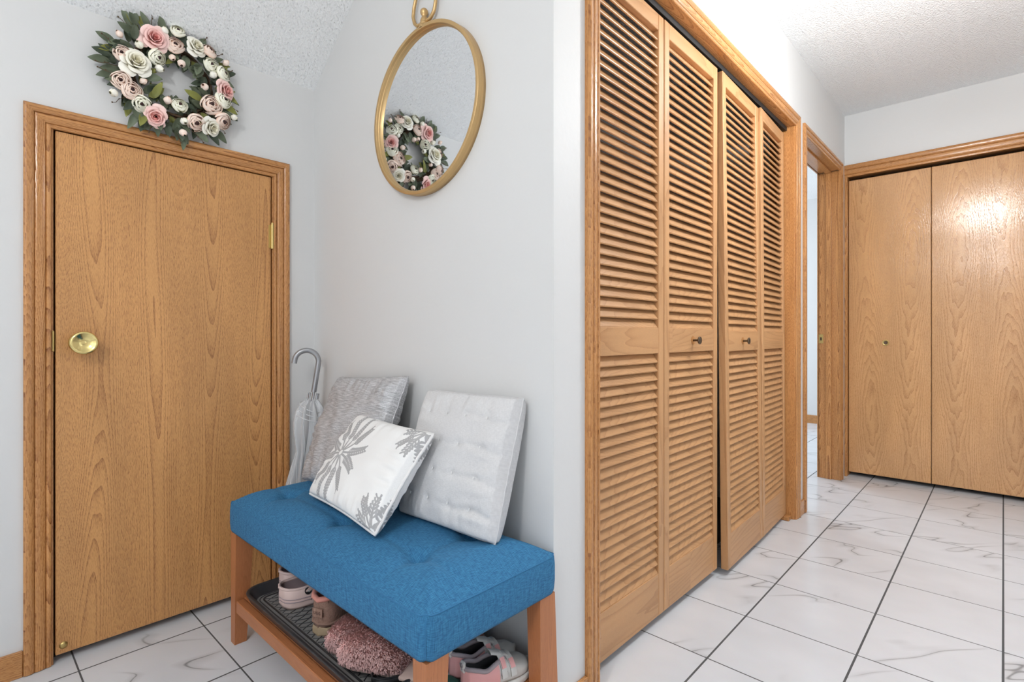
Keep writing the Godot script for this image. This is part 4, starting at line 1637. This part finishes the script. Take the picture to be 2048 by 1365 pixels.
func boot(p, deg):
	var t = shoe("ankle_boot", "taupe suede ankle boot with pink fleece lining between the clogs and the furry slippers", "boot", p, deg)
	var sole = [[0.0, 0.002, 0.026, 0.0, 0.0], [0.03, 0.024, 0.026, 0.0, 0.0], [0.1, 0.036, 0.026, 0.0, 0.0], [0.3, 0.037, 0.024, 0.0, 0.0], [0.7, 0.046, 0.022, 0.0, 0.0], [0.92, 0.036, 0.022, 0.0, 0.0], [1.0, 0.003, 0.022, 0.0, 0.004]]
	part(t, "sole", shell_mesh(0.235, sole, M.tan_sole)[0], Transform3D(), "tan foam sole")
	var up = [[0.005, 0.002, 0.090, 0.001, 0.022], [0.03, 0.021, 0.094, 0.016, 0.022], [0.1, 0.033, 0.098, 0.027, 0.020], [0.26, 0.036, 0.106, 0.030, 0.020], [0.42, 0.038, 0.112, 0.026, 0.020], [0.50, 0.040, 0.104, 0.004, 0.020], [0.7, 0.044, 0.080, 0.0, 0.018], [0.92, 0.034, 0.058, 0.0, 0.018], [0.99, 0.003, 0.040, 0.0, 0.022]]
	var m = shell_mesh(0.235, up, M.suede, M.pink_fleece)
	part(t, "upper", m[0])
	part(t, "lining", m[1], Transform3D(), "pink fleece lining")
	# rolled fleece collar and its whip stitches
	var b = MB.new()
	var path = []
	var stitches = MB.new()
	for i in 33:
		var q = i / 32.0 * 2.0 - 1.0
		var s = 0.008 + absf(q) * 0.46
		var w = sta(up, s, 3) + 0.003
		path.append(V(w * signf(q), sta(up, s, 2) + 0.003, -0.235 * s))
	b.tube(path, 0.0072, 8)
	part(t, "collar", b.done(M.pink_fleece), Transform3D(), "pink fleece collar")
	for i in 33:
		var d = path[i].normalized()
		var c = path[i] + V(signf(path[i].x) * 0.0062, -0.005, 0.0)
		stitches.tube([c, c + V(signf(path[i].x) * 0.0016, -0.006, 0.0005)], 0.0009, 5)
	part(t, "whip_stitches", stitches.done(M.stitch))
	b = MB.new()
	var band = []
	for i in 21:
		var q = i / 20.0 * 2.0 - 1.0
		var s = 0.006 + absf(q) * 0.35
		band.append(V((sta(up, s, 1) + 0.0012) * signf(q), 0.031, -0.235 * s))
	b.tube(band, 0.0035, 6)
	part(t, "foxing_band", b.done(M.suede))
	# heel patch with the word
	b = MB.new()
	b.span(V(-0.016, 0.050, 0.0005), V(0.016, 0.073, 0.0035), 0.001)
	var patch = part(t, "heel_patch", b.done(M.suede))
	var tm = TextMesh.new()
	tm.text = "UGG"
	var sf = SystemFont.new()
	sf.font_names = PackedStringArray(["Droid Sans"])
	sf.font_weight = 700
	tm.font = sf
	tm.font_size = 32
	tm.pixel_size = 0.00034
	tm.depth = 0.0006
	tm.material = M.stitch
	part(patch, "lettering", tm, at(V(0, 0.0615, 0.0036)))


func slipper(label, p, deg, sd):
	var t = shoe("slipper", label, "slipper", p, deg, "pair of pink furry slippers")
	var so = [[0.0, 0.002, 0.014, 0.0, 0.0], [0.04, 0.026, 0.014, 0.0, 0.0], [0.2, 0.038, 0.014, 0.0, 0.0], [0.5, 0.042, 0.014, 0.0, 0.0], [0.8, 0.048, 0.015, 0.0, 0.0], [0.95, 0.034, 0.016, 0.0, 0.002], [1.0, 0.003, 0.018, 0.0, 0.006]]
	part(t, "sole", shell_mesh(0.245, so, M.fur_sole)[0], Transform3D(), "pale pink sole edge")
	var up = [[0.30, 0.034, 0.050, 0.020, 0.012], [0.42, 0.046, 0.078, 0.012, 0.012], [0.55, 0.051, 0.086, 0.0, 0.012], [0.75, 0.055, 0.076, 0.0, 0.012], [0.90, 0.046, 0.056, 0.0, 0.012], [0.97, 0.026, 0.038, 0.0, 0.013], [1.0, 0.004, 0.026, 0.0, 0.016]]
	var L = 0.245
	var body = shell_mesh(L, up, M.fur, null, 0.0, 1.0, 0.3)
	var bodyp = part(t, "upper", body[0])
	var b = MB.new()
	b.tri(V(-0.00045, 0, 0), V(0.00045, 0, 0), V(0.0002, 0.0125, 0.003), V(0, 1, 0.2), V(0, 1, 0.2), V(0, 1, 0.2), Vector2.ZERO, Vector2.ZERO, Vector2.ZERO)
	b.tri(V(-0.00045, 0, 0), V(0.0002, 0.0125, 0.003), V(-0.0003, 0.010, 0.005), V(0, 1, 0.2), V(0, 1, 0.2), V(0, 1, 0.2), Vector2.ZERO, Vector2.ZERO, Vector2.ZERO)
	var r = RandomNumberGenerator.new()
	r.seed = sd
	var mm = MultiMesh.new()
	mm.transform_format = MultiMesh.TRANSFORM_3D
	mm.use_colors = true
	mm.mesh = b.done(M.fur)
	var src = body[0].surface_get_arrays(0)
	var vs = src[Mesh.ARRAY_VERTEX]
	var ns = src[Mesh.ARRAY_NORMAL]
	var list = []
	var tris = vs.size() / 3
	var total = 0.0
	var cum = []
	for k in tris:
		total += (vs[k * 3 + 1] - vs[k * 3]).cross(vs[k * 3 + 2] - vs[k * 3]).length()
		cum.append(total)
	for i in 26000:
		var k = cum.bsearch(r.randf() * total)
		k = mini(k, tris - 1)
		var a = r.randf()
		var c = r.randf()
		if a + c > 1.0:
			a = 1.0 - a
			c = 1.0 - c
		var q = vs[k * 3] * (1 - a - c) + vs[k * 3 + 1] * a + vs[k * 3 + 2] * c
		var n = (ns[k * 3] * (1 - a - c) + ns[k * 3 + 1] * a + ns[k * 3 + 2] * c).normalized()
		if q.y < 0.016:
			continue
		list.append([q, n])
	mm.instance_count = list.size()
	for i in list.size():
		var n = list[i][1]
		var y = (n * 0.6 + V(r.randf_range(-0.3, 0.3), r.randf_range(-0.35, 0.0), 0.8 + r.randf_range(-0.3, 0.3))).normalized()
		var x = y.cross(V(r.randf_range(-1, 1), r.randf_range(-1, 1), r.randf_range(-1, 1))).normalized()
		mm.set_instance_transform(i, Transform3D(Basis(x, y, x.cross(y)), list[i][0] - n * 0.002))
		var g = r.randf_range(0.94, 1.0)
		mm.set_instance_color(i, Color(g, g, g))
	var o = MultiMeshInstance3D.new()
	o.name = "fur"
	o.multimesh = mm
	bodyp.add_child(o, true)
	o.set_meta("kind", "stuff")


func sneaker(label, p, deg):
	var t = shoe("sneaker", label, "sneaker", p, deg, "pair of pink and grey child sneakers")
	var L = 0.178
	var so = [[0.0, 0.002, 0.024, 0.0, 0.004], [0.03, 0.020, 0.024, 0.0, 0.0], [0.12, 0.029, 0.024, 0.0, 0.0], [0.4, 0.029, 0.022, 0.0, 0.0], [0.7, 0.035, 0.022, 0.0, 0.0], [0.92, 0.027, 0.026, 0.0, 0.003], [1.0, 0.003, 0.032, 0.0, 0.010]]
	part(t, "sole", shell_mesh(L, so, M.pale)[0])
	var up = [[0.0, 0.002, 0.070, 0.001, 0.02], [0.03, 0.017, 0.072, 0.012, 0.02], [0.12, 0.026, 0.068, 0.020, 0.018], [0.26, 0.027, 0.058, 0.021, 0.018], [0.40, 0.028, 0.062, 0.018, 0.018], [0.54, 0.030, 0.064, 0.012, 0.018], [0.62, 0.032, 0.060, 0.002, 0.018], [0.75, 0.033, 0.050, 0.0, 0.018], [0.90, 0.027, 0.044, 0.0, 0.020], [0.985, 0.005, 0.034, 0.0, 0.024]]
	var m = shell_mesh(L, up, M.sneaker, M.sneaker_dark)
	part(t, "upper", m[0])
	part(t, "lining", m[1], Transform3D(), "dark grey lining")
	part(t, "heel_counter", shell_mesh(L, up, M.sneaker_pink, null, 0.0012, 0.44)[0], Transform3D(), "pink heel and quarter panel")
	var b = MB.new()
	var path = []
	for i in 41:
		var q = i / 40.0 * 2.0 - 1.0
		var s = 0.004 + absf(q) * 0.56
		path.append(V((sta(up, s, 3) + 0.002) * signf(q), sta(up, s, 2), -L * s))
	b.tube(path, 0.0050, 8)
	part(t, "collar", b.done(M.sneaker_grey), Transform3D(), "padded lilac grey collar")
	# heel tab with a pull loop
	b = MB.new()
	b.span(V(-0.008, 0.062, -0.004), V(0.008, 0.086, 0.003), 0.003)
	part(t, "heel_tab", b.done(M.pale))
	b = MB.new()
	b.xf = aim(V(0, 0.078, 0.003), V(0, 0, 1))
	b.lathe([Vector2(0.0025, 0), Vector2(0.0055, 0), Vector2(0.0052, 0.0015), Vector2(0.003, 0.0015)], 16)
	part(t, "pull_loop", b.done(M.sneaker_grey))
	# tongue
	b = MB.new()
	var P = []
	for i in 7:
		var s = i / 6.0
		P.append(PackedVector3Array([V(-0.014, 0.084 - 0.020 * s, -L * (0.36 + 0.26 * s)), V(-0.006, 0.089 - 0.022 * s, -L * (0.36 + 0.26 * s)), V(0.006, 0.089 - 0.022 * s, -L * (0.36 + 0.26 * s)), V(0.014, 0.084 - 0.020 * s, -L * (0.36 + 0.26 * s)), V(0.010, 0.080 - 0.020 * s, -L * (0.365 + 0.26 * s)), V(-0.010, 0.080 - 0.020 * s, -L * (0.365 + 0.26 * s))]))
	b.grid(P, true)
	part(t, "tongue", b.done(M.sneaker))
	# two straps over the instep with pink tabs
	for k in 2:
		b = MB.new()
		P = []
		var s = 0.50 + 0.13 * k
		for i in 19:
			var a = PI * (0.04 + 0.92 * i / 18.0)
			var w = sta(up, s, 1) + 0.003
			var h = 0.074 - 0.010 * k
			var c = V(cos(a) * w, 0.026 + sin(a) * (h - 0.026), -L * s)
			P.append(PackedVector3Array([c + V(0, 0, 0.0075), c + V(cos(a), sin(a), 0) * 0.0022 + V(0, 0, 0.007), c + V(cos(a), sin(a), 0) * 0.0022 + V(0, 0, -0.007), c + V(0, 0, -0.0075)]))
		b.grid(P, true)
		var sp = part(t, "strap", b.done(M.sneaker))
		b = MB.new()
		P = []
		for i in 7:
			var a = PI * (0.17 + 0.16 * i / 6.0)
			var w = sta(up, s, 1) + 0.0055
			var h = 0.0768 - 0.010 * k
			var c = V(cos(a) * w, 0.026 + sin(a) * (h - 0.026), -L * s)
			P.append(PackedVector3Array([c + V(0, 0, 0.0060), c + V(cos(a), sin(a), 0) * 0.0012 + V(0, 0, 0.0055), c + V(cos(a), sin(a), 0) * 0.0012 + V(0, 0, -0.0055), c + V(0, 0, -0.0060)]))
		b.grid(P, true)
		part(sp, "strap_tab", b.done(M.sneaker_pink), Transform3D(), "pink strap tab")
	# side heart patch
	b = MB.new()
	b.xf = Transform3D(Basis(V(0, 0, -1), V(0, 1, 0), V(0.25, 0, 0)), V(0.0305, 0.038, -L * 0.50))
	b.ball(V(-0.004, 0.003, 0), 0.0052, 10, 6)
	b.ball(V(0.004, 0.003, 0), 0.0052, 10, 6)
	b.ball(V(0, -0.003, 0), 0.0046, 10, 6)
	part(t, "heart_patch", b.done(M.sneaker_grey), Transform3D(), "grey heart patch")


func plain_shoe(called, label, category, p, deg, m, inner, L, hgt):
	var t = shoe(called, label, category, p, deg)
	var so = [[0.0, 0.002, 0.014, 0.0, 0.0], [0.04, 0.022, 0.014, 0.0, 0.0], [0.15, 0.032, 0.014, 0.0, 0.0], [0.5, 0.033, 0.012, 0.0, 0.0], [0.75, 0.041, 0.012, 0.0, 0.0], [0.93, 0.030, 0.013, 0.0, 0.0], [1.0, 0.003, 0.014, 0.0, 0.004]]
	part(t, "sole", shell_mesh(L, so, M.pale)[0])
	var up = [[0.0, 0.002, hgt, 0.001, 0.012], [0.04, 0.020, hgt, 0.014, 0.012], [0.15, 0.030, hgt * 0.95, 0.024, 0.011], [0.35, 0.031, hgt * 0.8, 0.025, 0.011], [0.55, 0.036, hgt * 0.85, 0.022, 0.010], [0.63, 0.038, hgt * 0.82, 0.004, 0.010], [0.78, 0.039, hgt * 0.68, 0.0, 0.010], [0.94, 0.027, hgt * 0.52, 0.0, 0.011], [0.99, 0.004, hgt * 0.4, 0.0, 0.012]]
	var u = shell_mesh(L, up, m, inner)
	var upper = part(t, "upper", u[0])
	part(t, "lining", u[1])
	var b = MB.new()
	for sd in [-1, 1]:
		for off in [0.0, 0.004]:
			for i in 18:
				var s = 0.62 + 0.018 * i
				var w = sta(up, s, 1)
				var p0 = V(sd * (w * 0.80 - off), sta(up, s, 2) * 0.92, -L * s)
				b.tube([p0, p0 + V(0, 0, -L * 0.010)], 0.0008, 4)
	part(upper, "stitch_line", b.done(M.pale))
	b = MB.new()
	var path = []
	for i in 41:
		var q = i / 40.0 * 2.0 - 1.0
		var s = 0.004 + absf(q) * 0.62
		path.append(V((sta(up, s, 3)) * signf(q), sta(up, s, 2), -L * s))
	b.tube(path, 0.0024, 6)
	part(t, "collar", b.done(m))


func tray_and_shoes():
	boot_tray()
	var y = 0.1395
	clog("lilac clog standing in front, its black strap rivet in view", V(-1.520, y, -0.646), -9)
	clog("lilac clog farther back, half behind the other clog", V(-1.622, y, -0.690), -9)
	boot(V(-1.300, y, -0.652), 22)
	slipper("pink furry slipper with its toe against the boot", V(-1.035, y, -0.775), 118, 5)
	slipper("large pink furry slipper nearest the front leg of the bench", V(-0.925, y + 0.020, -0.735), 112, 6)
	plain_shoe("slip_on_shoe", "black shoe with white stitching under the furry slipper", "shoe", V(-1.005, y, -0.628), -4, M.black, M.sneaker_dark, 0.20, 0.034)
	plain_shoe("slip_on_shoe", "teal shoe beside the front leg of the bench", "shoe", V(-0.900, 0.1348, -0.606), -4, M.teal, M.sneaker_dark, 0.17, 0.05)
	sneaker("pink and grey sneaker in front, with two pink strap tabs", V(-0.848, 0.1348, -0.752), -10)
	sneaker("pink and grey sneaker farther back, half behind the other sneaker", V(-0.910, 0.1348, -0.768), -12)
	plain_shoe("flat_shoe", "brown flat shoe behind the two child sneakers", "shoe", V(-1.005, 0.1395, -0.800), -18, M.flat_shoe, M.flat_shoe, 0.13, 0.085)
